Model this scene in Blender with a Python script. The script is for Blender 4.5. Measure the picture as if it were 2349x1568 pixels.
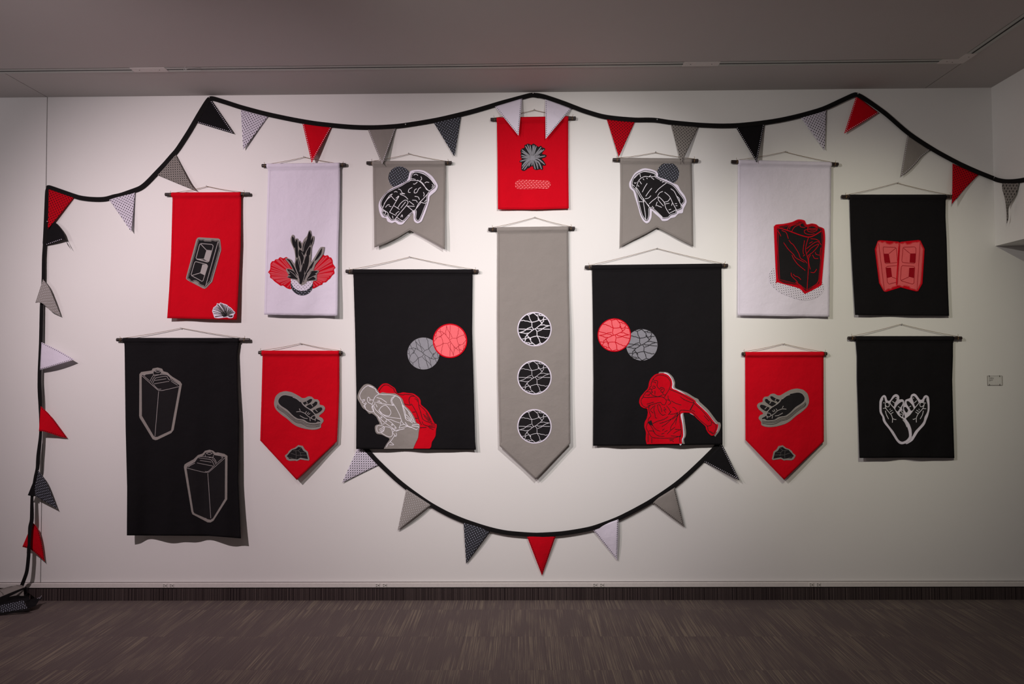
import bpy, bmesh, math, random
from mathutils import Vector, Matrix
from mathutils.geometry import tessellate_polygon

for o in list(bpy.data.objects): bpy.data.objects.remove(o, do_unlink=True)
S = bpy.context.scene
COL = S.collection

# ------------------------------------------------------------------ camera
FPX, YAW, PIT, ROL, DIST, CAMH = 1689.2, 0.0131, 0.0304, -0.0053, 5.3321, 1.6833
CEIL = 3.6715            # ceiling height
XS, XC, XR = -3.4903, 3.4189, 2.9409   # left wall joint, right corner, ceiling joint
HEAD = 2.5176            # underside of the header over the opening on the right
def _basis():
    r = Vector((math.cos(YAW), math.sin(YAW), 0)); fw = Vector((-math.sin(YAW), math.cos(YAW), 0))
    f2 = math.cos(PIT) * fw + math.sin(PIT) * Vector((0, 0, 1)); u = r.cross(f2)
    r2 = math.cos(ROL) * r + math.sin(ROL) * u; u2 = -math.sin(ROL) * r + math.cos(ROL) * u
    return r2, u2, f2
R2, U2, F2 = _basis()
CAM = Vector((0, -DIST, CAMH))
cam = bpy.data.objects.new('camera', bpy.data.cameras.new('camera')); COL.objects.link(cam)
cam.data.sensor_width = 36; cam.data.lens = FPX * 36 / 2349; cam.data.clip_start = 0.05
M = Matrix((R2, U2, -F2)).transposed().to_4x4(); M.translation = CAM
cam.matrix_world = M
S.camera = cam

# ------------------------------------------------------------------ world, exposure, room lights
S.view_settings.view_transform = 'Standard'; S.view_settings.look = 'None'
S.view_settings.gamma = 1; S.view_settings.use_curve_mapping = False
S.view_settings.exposure = 0.0
W_ = bpy.data.worlds.new('world'); S.world = W_; W_.use_nodes = True
W_.node_tree.nodes['Background'].inputs[0].default_value = (1.0, 0.86, 0.82, 1)
W_.node_tree.nodes['Background'].inputs[1].default_value = 0.082

def spot(name, loc, aim, power, color, size_deg, blend, radius=0.03):
    l = bpy.data.lights.new(name, 'SPOT'); l.energy = power; l.color = color
    l.spot_size = math.radians(size_deg); l.spot_blend = blend; l.shadow_soft_size = radius
    o = bpy.data.objects.new(name, l); COL.objects.link(o); o.location = loc
    o.rotation_euler = (Vector(aim) - Vector(loc)).to_track_quat('-Z', 'Y').to_euler()
    return o
#LIGHTS
spot('spot_lamp_left', (-3.11, -3.27, 3.45), (-1.90, 0, 1.58), 425, (1, .835, .870), 86, 1.0)
spot('spot_lamp_centre_left', (-1.43, -3.21, 3.45), (1.30, 0, 1.20), 258, (1, .932, .880), 92, 1.0)
spot('spot_lamp_middle', (0.83, -3.22, 3.45), (0.34, 0, 2.04), 292, (1, .945, .925), 61, 1.0)
spot('spot_lamp_right', (1.75, -3.05, 3.45), (2.36, 0, 1.92), 150, (1, .945, .74), 54, 1.0)
spot('spot_lamp_far_left', (-5.0, -2.5, 3.0), (-4.3, -2.0, 3.67), 60, (1, .90, .94), 165, 1.0, .15)
#ENDLIGHTS

# ------------------------------------------------------------------ helpers
def ray(px, py):
    return (F2 + R2 * ((px - 1174.5) / FPX) - U2 * ((py - 784.0) / FPX))
def W(px, py, d=0.0):
    """point of the plane d metres in front of the back wall seen at photo position (px,py)"""
    r = ray(px, py); t = (-d - CAM.y) / r.y
    return CAM + r * t
def WR(px, py, d=0.0):
    """the same on the right-hand header wall (plane x = XC - d)"""
    r = ray(px, py); t = (XC - d - CAM.x) / r.x
    return CAM + r * t
MPP = (W(1200, 800) - W(1201, 800)).length      # metres per photo pixel on the wall

def lin(c):
    return tuple(((v / 255) / 12.92 if v / 255 <= .04045 else ((v / 255 + .055) / 1.055) ** 2.4) for v in c)
def nodes(name):
    m = bpy.data.materials.new(name); m.use_nodes = True
    nt = m.node_tree; return m, nt, nt.nodes['Principled BSDF']
def mixc(nt, fac, a, b):
    n = nt.nodes.new('ShaderNodeMix'); n.data_type = 'RGBA'
    for s, v in ((0, fac), (6, a), (7, b)):
        if hasattr(v, 'is_output') or hasattr(v, 'node'): nt.links.new(v, n.inputs[s])
        else: n.inputs[s].default_value = v if s == 0 else (*v, 1)
    return n.outputs[2]
def noise(nt, vec, scale, detail=3, rough=.5):
    n = nt.nodes.new('ShaderNodeTexNoise'); n.inputs['Scale'].default_value = scale
    n.inputs['Detail'].default_value = detail; n.inputs['Roughness'].default_value = rough
    if vec is not None: nt.links.new(vec, n.inputs['Vector'])
    return n.outputs['Fac']
def mth(nt, op, a, b=None, c=None):
    n = nt.nodes.new('ShaderNodeMath'); n.operation = op
    for i, v in enumerate((a, b, c)):
        if v is None: continue
        if isinstance(v, (int, float)): n.inputs[i].default_value = v
        else: nt.links.new(v, n.inputs[i])
    return n.outputs[0]
def bump(nt, bs, h, strength, dist=.002):
    n = nt.nodes.new('ShaderNodeBump'); n.inputs['Strength'].default_value = strength
    n.inputs['Distance'].default_value = dist
    nt.links.new(h, n.inputs['Height']); nt.links.new(n.outputs[0], bs.inputs['Normal'])
def fabric(name, col, rough=.92, var=.10, sheen=.0):
    m, nt, b = nodes(name)
    tc = nt.nodes.new('ShaderNodeTexCoord').outputs['Object']
    n1 = noise(nt, tc, 7, 4, .6); n2 = noise(nt, tc, 420, 2)
    f = mth(nt, 'ADD', mth(nt, 'MULTIPLY', n1, .6), mth(nt, 'MULTIPLY', n2, .4))
    lo = tuple(v * (1 - var) for v in col); hi = tuple(min(1, v * (1 + var)) for v in col)
    nt.links.new(mixc(nt, f, lo, hi), b.inputs['Base Color'])
    b.inputs['Roughness'].default_value = rough
    b.inputs['Specular IOR Level'].default_value = .12
    if sheen: b.inputs['Sheen Weight'].default_value = sheen
    h = mth(nt, 'MULTIPLY_ADD', n1, 14.0, mth(nt, 'MULTIPLY', n2, .35))
    bump(nt, b, h, .55, .0012)
    return m
def plain(name, col, rough=.5, metal=0, spec=.4):
    m, nt, b = nodes(name); b.inputs['Roughness'].default_value = rough
    b.inputs['Metallic'].default_value = metal; b.inputs['Specular IOR Level'].default_value = spec
    tc = nt.nodes.new('ShaderNodeTexCoord').outputs['Object']
    n1 = noise(nt, tc, 60, 2)
    nt.links.new(mixc(nt, n1, tuple(v * .93 for v in col), tuple(min(1, v * 1.07) for v in col)), b.inputs['Base Color'])
    return m
def printed(name, ground, mark, markw=1.0):
    """fabric with a small printed pattern of blots and dashes on a square lattice (UV in lattice cells)"""
    m, nt, b = nodes(name)
    uv = nt.nodes.new('ShaderNodeTexCoord').outputs['UV']
    sp = nt.nodes.new('ShaderNodeSeparateXYZ'); nt.links.new(uv, sp.inputs[0])
    x, y = sp.outputs[0], sp.outputs[1]
    def fr(v, off):
        return mth(nt, 'SUBTRACT', mth(nt, 'FRACT', mth(nt, 'ADD', v, off)), .5)
    bx, by = fr(x, .5), fr(y, .5)          # zero on the lattice points
    s = mth(nt, 'ADD', bx, by); d = mth(nt, 'SUBTRACT', bx, by)
    blot = mth(nt, 'LESS_THAN', mth(nt, 'ADD', mth(nt, 'MULTIPLY', mth(nt, 'MULTIPLY', s, s), 11 / markw),
                                    mth(nt, 'MULTIPLY', mth(nt, 'MULTIPLY', d, d), 5.5 / markw)), 1.0)
    cx, cy = fr(x, 0.0), fr(y, 0.0)        # zero in the cell middles
    k = mth(nt, 'MODULO', mth(nt, 'ADD', mth(nt, 'ADD', mth(nt, 'FLOOR', x), mth(nt, 'FLOOR', y)), 4000), 4)
    hz = mth(nt, 'LESS_THAN', k, 1.5)
    ax, ay = mth(nt, 'ABSOLUTE', cx), mth(nt, 'ABSOLUTE', cy)
    L, T = .36, .075 * markw
    H = mth(nt, 'MULTIPLY', mth(nt, 'LESS_THAN', ax, L), mth(nt, 'LESS_THAN', ay, T))
    V = mth(nt, 'MULTIPLY', mth(nt, 'LESS_THAN', ay, L), mth(nt, 'LESS_THAN', ax, T))
    dash = mth(nt, 'ADD', mth(nt, 'MULTIPLY', H, hz), mth(nt, 'MULTIPLY', V, mth(nt, 'SUBTRACT', 1, hz)))
    f = mth(nt, 'MINIMUM', mth(nt, 'ADD', blot, mth(nt, 'MULTIPLY', dash, .62)), 1)
    nt.links.new(mixc(nt, f, ground, mark), b.inputs['Base Color'])
    b.inputs['Roughness'].default_value = .9; b.inputs['Specular IOR Level'].default_value = .12
    return m

C_RED, C_BLK, C_GRY, C_WHT = (.56, .0009, .010), (.0082, .0074, .0086), (.252, .230, .214), (.70, .655, .765)
C_PNK = (.86, .145, .165)
MAT = dict(
    red=fabric('red_canvas', C_RED), black=fabric('black_canvas', C_BLK, var=.2), grey=fabric('grey_canvas', C_GRY),
    white=fabric('white_canvas', C_WHT, var=.04), pink=fabric('pink_print_ink', C_PNK, var=.14),
    steel=fabric('grey_print_ink', (.25, .25, .28), var=.16), ink=fabric('black_print_ink', (.0135, .0122, .0135), var=.2),
    whiteink=fabric('white_print_ink', (.74, .72, .78), var=.03), greyink=fabric('pale_grey_print_ink', (.34, .315, .31), var=.03),
    darkred=fabric('deep_red_print_ink', (.30, .002, .009), var=.08),
    h_red=fabric('red_seam', (.43, .0008, .008)), h_black=fabric('black_seam', (.0105, .0095, .0105)), h_grey=fabric('grey_seam', (.19, .172, .16)), h_white=fabric('white_seam', (.58, .54, .635)), rose=fabric('rose_print_ink', (.72, .115, .125), var=.12), fan=fabric('fan_rib_ink', (.62, .065, .085), var=.12),
    darkgrey=fabric('dark_grey_print_ink', (.10, .092, .09), var=.1),
    p_rb=printed('red_cloth_black_print', C_RED, (.02, .003, .004)), p_wb=printed('white_cloth_black_print', C_WHT, (.018, .016, .018)),
    p_gb=printed('grey_cloth_black_print', C_GRY, (.022, .02, .02)), p_gw=printed('grey_cloth_white_print', C_GRY, (.46, .45, .46), .9),
    p_wf=printed('white_cloth_fine_black_print', C_WHT, (.05, .045, .05), .55),
    p_bw=printed('black_cloth_white_print', (.0095, .0085, .0095), (.30, .32, .40), .86), p_rp=printed('red_cloth_pink_print', C_RED, (.9, .28, .30)),
    tape=fabric('black_bias_tape', (.0095, .0087, .009), var=.2), wood=plain('dark_stained_dowel', (.022, .013, .012), .45),
    twine=fabric('tan_twine', (.22, .14, .065)), pin=plain('steel_pin', (.62, .62, .62), .3, .85),
)

WL = {}       # world position of every object built (all objects are unrotated)
def bm_obj(name, bm, mat, parent=None, smooth=False, base=None):
    """bm holds world coordinates; the origin goes to base, or to the parent's origin"""
    me = bpy.data.meshes.new(name)
    off = Vector(base) if base is not None else (WL[parent.name].copy() if parent is not None else Vector((0, 0, 0)))
    bmesh.ops.translate(bm, verts=bm.verts, vec=-off)
    bm.to_mesh(me); bm.free()
    if mat is not None: me.materials.append(mat)
    if smooth:
        for p in me.polygons: p.use_smooth = True
    o = bpy.data.objects.new(name, me); COL.objects.link(o); WL[o.name] = off
    if parent is not None:
        o.parent = parent; o.location = off - WL[parent.name]
    else: o.location = off
    return o
def copy_at(src, loc, parent=None):
    """a copy of one object (sharing its mesh) at world position loc"""
    o = src.copy(); COL.objects.link(o); loc = Vector(loc); WL[o.name] = loc
    o.parent = parent; o.location = loc - (WL[parent.name] if parent is not None else Vector((0, 0, 0)))
    return o
def thing(name, loc, label, cat, group=None):
    o = bpy.data.objects.new(name, None); COL.objects.link(o); o.location = loc; WL[o.name] = Vector(loc)
    o.empty_display_size = .05; o['label'] = label; o['category'] = cat
    if group: o['group'] = group
    return o
def tag(o, label=None, cat=None, group=None, kind=None):
    for k, v in (('label', label), ('category', cat), ('group', group), ('kind', kind)):
        if v: o[k] = v
    return o
def box(bm, a, b):
    vs = [bm.verts.new((x, y, z)) for x in (a[0], b[0]) for y in (a[1], b[1]) for z in (a[2], b[2])]
    for f in ((0, 1, 3, 2), (4, 6, 7, 5), (0, 4, 5, 1), (2, 3, 7, 6), (0, 2, 6, 4), (1, 5, 7, 3)):
        bm.faces.new([vs[i] for i in f])
def tube(bm, pts, r, n=8, cap=True):
    rings = []
    for i, p in enumerate(pts):
        p = Vector(p); t = (Vector(pts[min(i + 1, len(pts) - 1)]) - Vector(pts[max(i - 1, 0)])).normalized()
        a = t.cross(Vector((0, 0, 1)) if abs(t.z) < .9 else Vector((0, 1, 0))).normalized(); b = t.cross(a)
        rr = r[i] if isinstance(r, (list, tuple)) else r
        rings.append([bm.verts.new(p + rr * (math.cos(2 * math.pi * k / n) * a + math.sin(2 * math.pi * k / n) * b)) for k in range(n)])
    for q, s in zip(rings, rings[1:]):
        for k in range(n): bm.faces.new((q[k], q[(k + 1) % n], s[(k + 1) % n], s[k]))
    if cap: bm.faces.new(rings[0][::-1]); bm.faces.new(rings[-1])
def lathe(bm, base, axis, prof, n=14):
    axis = Vector(axis).normalized(); a = axis.cross(Vector((0, 0, 1)) if abs(axis.z) < .9 else Vector((1, 0, 0))).normalized(); b = axis.cross(a)
    rings = [[bm.verts.new(Vector(base) + axis * h + r * (math.cos(2 * math.pi * k / n) * a + math.sin(2 * math.pi * k / n) * b)) for k in range(n)] for h, r in prof]
    for q, s in zip(rings, rings[1:]):
        for k in range(n): bm.faces.new((q[k], q[(k + 1) % n], s[(k + 1) % n], s[k]))
    bm.faces.new(rings[0][::-1]); bm.faces.new(rings[-1])

# ---- 2-D drawing helpers (all in photo pixels on the wall)
def P(s): return [tuple(float(v) for v in q.split(',')) for q in s.split()]
def PL(s): return [P(q) for q in s.split(';') if q.strip()]
class Crop:
    def __init__(s, x0, y0, k): s.x0, s.y0, s.k = x0, y0, k
    def __call__(s, pts):
        if isinstance(pts, str): pts = P(pts)
        return [(s.x0 + x / s.k, s.y0 + y / s.k) for x, y in pts]
    def many(s, st):
        if isinstance(st, str): st = PL(st)
        return [s(q) for q in st]
    def w(s, v): return v / s.k
def crom(pts, closed=False, step=2.5):
    n = len(pts)
    if n < 3 and not closed: 
        a, b = pts[0], pts[-1]; m = max(1, int(math.dist(a, b) / step))
        return [(a[0] + (b[0] - a[0]) * i / m, a[1] + (b[1] - a[1]) * i / m) for i in range(m + 1)]
    out = []
    segs = n if closed else n - 1
    for i in range(segs):
        if closed: p0, p1, p2, p3 = (pts[(i + j - 1) % n] for j in range(4))
        else: p0, p1, p2, p3 = pts[max(i - 1, 0)], pts[i], pts[i + 1], pts[min(i + 2, n - 1)]
        m = max(1, int(math.ceil(math.dist(p1, p2) / step)))
        for k in range(m):
            t = k / m
            out.append(_cr(p0, p1, p2, p3, t))
    if not closed: out.append(pts[-1])
    res = [out[0]]
    for q in out[1:]:
        if math.dist(q, res[-1]) > 1e-3: res.append(q)
    return res
def _cr(p0, p1, p2, p3, t, T=.42):
    r = []
    for a in (0, 1):
        m1 = T * (p2[a] - p0[a]); m2 = T * (p3[a] - p1[a])
        r.append((2 * t ** 3 - 3 * t ** 2 + 1) * p1[a] + (t ** 3 - 2 * t ** 2 + t) * m1 + (-2 * t ** 3 + 3 * t ** 2) * p2[a] + (t ** 3 - t ** 2) * m2)
    return tuple(r)
def dense(pts, closed=False, step=2.5):
    out = []; n = len(pts)
    for i in range(n if closed else n - 1):
        a, b = pts[i], pts[(i + 1) % n]; m = max(1, int(math.ceil(math.dist(a, b) / step)))
        out += [(a[0] + (b[0] - a[0]) * k / m, a[1] + (b[1] - a[1]) * k / m) for k in range(m)]
    if not closed: out.append(pts[-1])
    return out
def area(p): return sum(p[i][0] * p[(i + 1) % len(p)][1] - p[(i + 1) % len(p)][0] * p[i][1] for i in range(len(p))) / 2
def inset(pts, d):
    """offset a dense closed outline inwards by d (outwards if negative)"""
    s = 1 if area(pts) > 0 else -1; n = len(pts); out = []
    for i in range(n):
        a, b = pts[i - 2], pts[(i + 2) % n]; tx, ty = b[0] - a[0], b[1] - a[1]; l = math.hypot(tx, ty) or 1
        out.append((pts[i][0] - s * ty / l * d, pts[i][1] + s * tx / l * d))
    return out
def circle(cx, cy, r, n=56): return [(cx + r * math.cos(2 * math.pi * i / n), cy + r * math.sin(2 * math.pi * i / n)) for i in range(n)]

def fill_bm(pts, lift, cell=9, skirt=.0014, D=None, uvs=None):
    """flat piece of cloth or ink: outline in pixels, lifted off the cloth depth D(px,py)"""
    bm = bmesh.new()
    vs = [bm.verts.new((x, y, lift)) for x, y in pts]
    for t in tessellate_polygon([[Vector((x, y, 0)) for x, y in pts]]):
        try: bm.faces.new([vs[i] for i in t])
        except ValueError: pass
    xs = [p[0] for p in pts]; ys = [p[1] for p in pts]
    for ax, lo, hi in ((0, min(xs), max(xs)), (1, min(ys), max(ys))):
        k = math.floor(lo / cell) + 1
        while k * cell < hi:
            no = (1, 0, 0) if ax == 0 else (0, 1, 0); co = tuple(k * cell * v for v in no)
            bmesh.ops.bisect_plane(bm, geom=bm.verts[:] + bm.edges[:] + bm.faces[:], plane_co=co, plane_no=no, dist=1e-4)
            k += 1
    if skirt:
        be = [e for e in bm.edges if len(e.link_faces) == 1]
        r = bmesh.ops.extrude_edge_only(bm, edges=be)
        for v in r['geom']:
            if isinstance(v, bmesh.types.BMVert): v.co.z -= skirt
    if uvs:
        ul = bm.loops.layers.uv.new('UVMap')
        for f in bm.faces:
            for l in f.loops: l[ul].uv = uvs(l.vert.co.x, l.vert.co.y)
    for v in bm.verts: v.co = W(v.co.x, v.co.y, D(v.co.x, v.co.y) + v.co.z)
    return bm
def ribbon(bm, pts, w, lift, D, taper=False, closed=False):
    n = len(pts); L, Rr = [], []
    for i, (x, y) in enumerate(pts):
        a = pts[i - 1] if (i > 0 or closed) else pts[0]; b = pts[(i + 1) % n] if (i < n - 1 or closed) else pts[-1]
        tx, ty = b[0] - a[0], b[1] - a[1]; l = math.hypot(tx, ty) or 1
        ww = w[i] if isinstance(w, list) else w
        if taper:
            t = i / (n - 1); ww *= .35 + .65 * math.sin(math.pi * min(1, .12 + t * .8)) ** .6
        nx, ny = -ty / l * ww / 2, tx / l * ww / 2
        for lst, s in ((L, 1), (Rr, -1)):
            q = (x + s * nx, y + s * ny); lst.append(bm.verts.new(W(q[0], q[1], D(x, y) + lift)))
    for i in range(n if closed else n - 1):
        j = (i + 1) % n
        bm.faces.new((L[i], L[j], Rr[j], Rr[i]))

CELL = 5.35 # printed lattice spacing in pixels
def lattice(ox, oy, ang, cell=CELL):
    c, s = math.cos(ang), math.sin(ang)
    return lambda x, y: (((x - ox) * c + (y - oy) * s) / cell, (-(x - ox) * s + (y - oy) * c) / cell)
# ================================================================== THE ROOM
def wall_mat():
    m, nt, b = nodes('painted_wall'); tc = nt.nodes.new('ShaderNodeTexCoord').outputs['Object']
    n1 = noise(nt, tc, 1.6, 3); n2 = noise(nt, tc, 160, 3, .6); n3 = noise(nt, tc, 9, 5, .7)
    nt.links.new(mixc(nt, n1, (.755, .745, .73), (.80, .79, .775)), b.inputs['Base Color'])
    b.inputs['Roughness'].default_value = .7; b.inputs['Specular IOR Level'].default_value = .25
    h = mth(nt, 'ADD', mth(nt, 'MULTIPLY', n2, .5), mth(nt, 'POWER', n3, 6)); bump(nt, b, h, .25, .0015)
    return m
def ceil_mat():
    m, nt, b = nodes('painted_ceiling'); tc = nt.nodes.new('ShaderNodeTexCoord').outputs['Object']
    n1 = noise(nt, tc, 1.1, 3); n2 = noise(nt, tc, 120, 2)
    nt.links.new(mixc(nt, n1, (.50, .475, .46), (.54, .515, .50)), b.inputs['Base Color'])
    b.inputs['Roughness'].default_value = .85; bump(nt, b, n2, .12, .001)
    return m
def carpet_mat(cove=False):
    m, nt, b = nodes('carpet_cove_base' if cove else 'carpet_tile')
    tc = nt.nodes.new('ShaderNodeTexCoord').outputs['Object']
    oi = nt.nodes.new('ShaderNodeObjectInfo').outputs['Random']
    def sc(v, sx, sy, sz, offs=0):
        mp = nt.nodes.new('ShaderNodeMapping'); nt.links.new(v, mp.inputs[0]); mp.inputs['Scale'].default_value = (sx, sy, sz)
        if offs:
            cb = nt.nodes.new('ShaderNodeCombineXYZ'); nt.links.new(mth(nt, 'MULTIPLY', oi, offs), cb.inputs[0]); nt.links.new(mth(nt, 'MULTIPLY', oi, offs * .37), cb.inputs[1])
            nt.links.new(cb.outputs[0], mp.inputs['Location'])
        return mp.outputs[0]
    if cove:
        st = noise(nt, sc(tc, 95, 0, .0, 0), 1, 3, .75); pat = noise(nt, sc(tc, 6, 0, 0), 1, 2)
        grain = noise(nt, tc, 520, 2)
        f = mth(nt, 'MULTIPLY_ADD', mth(nt, 'SUBTRACT', st, .5), 4.5, mth(nt, 'MULTIPLY_ADD', pat, .9, -.05)); f = mth(nt, 'MINIMUM', mth(nt, 'MAXIMUM', f, 0), 1)
        col = mixc(nt, f, (.020, .014, .015), (.105, .080, .076))
        g2 = mth(nt, 'MULTIPLY_ADD', grain, 1.2, .4)
        mul = nt.nodes.new('ShaderNodeMix'); mul.data_type = 'RGBA'; mul.blend_type = 'MULTIPLY'; mul.inputs[0].default_value = .6
        nt.links.new(col, mul.inputs[6]); nt.links.new(g2, mul.inputs[7]); nt.links.new(mul.outputs[2], b.inputs['Base Color'])
        bump(nt, b, grain, .5, .003)
    else:
        fine = noise(nt, sc(tc, 230, 1.5, 1, 57), 1, 2, .55)          # thin yarn lines, long in the pile direction
        mid = noise(nt, sc(tc, 15, 2.2, 1, 31), 1, 2, .6)
        tile = noise(nt, sc(tc, 3.0, 1.6, 1, 91), 1, 1)
        grain = noise(nt, tc, 300, 3, .7)
        m_ = mth(nt, 'MULTIPLY_ADD', mth(nt, 'SUBTRACT', mid, .5), 2.4, mth(nt, 'MULTIPLY', mth(nt, 'SUBTRACT', tile, .47), 1.6))
        m_ = mth(nt, 'MINIMUM', mth(nt, 'MAXIMUM', m_, -.42), .30)
        t = mth(nt, 'ADD', m_, mth(nt, 'MULTIPLY', mth(nt, 'SUBTRACT', fine, .52), 4.2)); t = mth(nt, 'MINIMUM', mth(nt, 'MAXIMUM', t, 0), 1)
        dk = mth(nt, 'MINIMUM', mth(nt, 'MAXIMUM', mth(nt, 'MULTIPLY', mth(nt, 'SUBTRACT', .45, fine), 6), 0), 1)
        col = mixc(nt, t, (.121, .096, .092), (.245, .204, .157))
        col = mixc(nt, mth(nt, 'MULTIPLY', dk, .38), col, (.078, .060, .060))
        g2 = mth(nt, 'MULTIPLY_ADD', grain, 3.0, -.42)
        mul = nt.nodes.new('ShaderNodeMix'); mul.data_type = 'RGBA'; mul.blend_type = 'MULTIPLY'; mul.inputs[0].default_value = .7
        nt.links.new(col, mul.inputs[6]); nt.links.new(g2, mul.inputs[7]); nt.links.new(mul.outputs[2], b.inputs['Base Color'])
        bump(nt, b, grain, .6, .004)
    b.inputs['Roughness'].default_value = .95; b.inputs['Specular IOR Level'].default_value = .08
    return m
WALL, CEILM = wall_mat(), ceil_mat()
def struct(name, bm, mat, parent=None, base=None):
    o = bm_obj(name, bm, mat, parent, base=base)
    if parent is None: o['kind'] = 'structure'
    return o
XL, XRR, YF = -6.0, 6.2, -9.0
# floor slab and its carpet tiles
bm = bmesh.new(); box(bm, (XL, YF, -.12), (XRR, .0, -.010))
floor = struct('floor', bm, plain('floor_screed', (.10, .09, .085), .9), base=(0, -4, -.01))
CT = carpet_mat()
T = .5; g = .0001
bm = bmesh.new(); box(bm, (g, g - T, -.010), (T - g, -g, 0))
for e in bm.edges: pass
bmesh.ops.bevel(bm, geom=[e for e in bm.edges if all(v.co.z > -.001 for v in e.verts)], offset=.0005, segments=1, affect='EDGES')
tile_me = None
Y0 = .2188
rows = 7
for r in range(-1, rows):
    ytop = -(Y0 + T * r)
    phase = (0.243, -.09, .13, .31, .02, .2, .4, .1)[r + 1]
    k = math.floor((XL - phase) / T) + 1
    x = phase + k * T
    while x < XRR - .1:
        if r == -1:
            b2 = bmesh.new(); box(b2, (x + g, -Y0 + g, -.010), (x + T - g, -.018, 0))
            o = bm_obj('carpet_tile', b2, CT, floor, base=(x, -.018, 0))
        elif tile_me is None:
            bmesh.ops.translate(bm, verts=bm.verts, vec=(x, ytop, 0))
            o = bm_obj('carpet_tile', bm, CT, floor, base=(x, ytop, 0)); tile_me = o
        else: o = copy_at(tile_me, (x, ytop, 0), floor)
        x += T
# the rest of the floor (behind the camera): one plain stretch of carpet
bm = bmesh.new(); box(bm, (XL, YF, -.010), (XRR, -(Y0 + T * rows), -.0005)); tag(bm_obj('carpet_field', bm, CT, floor), kind='stuff')

# back wall: two leaves with an open joint between them
bm = bmesh.new()
box(bm, (XL, 0, -.01), (XS - .003, .12, CEIL + .2)); box(bm, (XS + .003, 0, -.01), (XRR, .12, CEIL + .2))
box(bm, (XS - .02, .02, -.01), (XS + .02, .10, CEIL + .2))
wall_back = struct('wall_back', bm, WALL)
# header wall on the right, with a lower ceiling behind it
bm = bmesh.new(); box(bm, (XC, YF, HEAD), (XC + .12, 0, CEIL + .2)); struct('wall_right', bm, WALL)
bm = bmesh.new(); box(bm, (XC + .12, YF, HEAD), (XRR, 0, HEAD + .1)); struct('ceiling_lower', bm, WALL)['label'] = 'lower ceiling beyond the header wall'
# main ceiling, boards with open joints
YS = .4813
bm = bmesh.new(); gj = .003
z0, z1 = CEIL, CEIL + .1
box(bm, (XL, YF, z0), (XS - gj, 0, z1)); box(bm, (XS + gj, YF, z0), (XC, -YS, z1))
box(bm, (XS + gj, -YS, z0), (XR - gj, 0, z1)); box(bm, (XR + gj, -YS, z0), (XC, 0, z1))
box(bm, (XL, YF, z1 + .01), (XC, 0, z1 + .05))
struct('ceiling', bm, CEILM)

# outlet raceway along the foot of the wall
RZ0, RZ1, RD = .092, .124, .022
bm = bmesh.new(); box(bm, (XL, -RD, RZ0), (XRR, -.0003, RZ1)); bmesh.ops.bevel(bm, geom=bm.edges[:], offset=.0022, segments=2, affect='EDGES')
for px in (640, 1205, 1790):     # joints in the raceway cover
    x = W(px, 1340, RD).x; box(bm, (x - .0008, -RD - .0006, RZ0 + .001), (x + .0008, -RD + .002, RZ1 - .001))
RM = plain('raceway_enamel', (.70, .665, .64), .45)
struct('trim_1', bm, RM)
bm = bmesh.new(); box(bm, (XL, -.003, RZ1), (XRR, -.0004, RZ1 + .003)); struct('trim_2', bm, plain('dark_caulk_gap', (.12, .10, .09), .9))
# carpet cove base under it
bm = bmesh.new(); box(bm, (XL, -.018, -.004), (XRR, -.0003, RZ0 - .007)); struct('baseboard_back', bm, carpet_mat(True))

# eight outlets in pairs
OUTP = plain('outlet_plastic', (.66, .63, .60), .4); SLOT = plain('outlet_slot_dark', (.012, .010, .010), .6)
pair_names = ['below the two-canister banner', 'under the banner with two bent figures', 'below the throwing figure', 'nearest the right edge']
for (a, b), w in zip(((378.3, 393.6), (865.9, 882.2), (1364.5, 1380.3), (1860.6, 1876.9)), pair_names):
    for px, side in ((a, 'left'), (b, 'right')):
        x = W(px, 1340, RD).x; zc = (RZ0 + RZ1) / 2
        t = thing('wall_outlet', (x, -RD, zc), f'{side} outlet of the pair in the white raceway, {w}', 'outlet', 'outlets in the raceway')
        bm = bmesh.new(); box(bm, (x - .0165, -RD - .0035, zc - .0145), (x + .0165, -RD + .0005, zc + .0145))
        bmesh.ops.bevel(bm, geom=bm.edges[:], offset=.0015, segments=1, affect='EDGES'); bm_obj('face_plate', bm, OUTP, t)
        for dz in (-.0065, .0065):
            bm = bmesh.new(); box(bm, (x - .0095, -RD - .0042, zc + dz - .0016), (x - .001, -RD - .003, zc + dz + .0016)); bm_obj('slot', bm, SLOT, t)
        bm = bmesh.new(); lathe(bm, (x + .0085, -RD - .003, zc), (0, -1, 0), [(0, .0035), (.0012, .0035)], 10); bm_obj('ground_hole', bm, SLOT, t)

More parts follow.
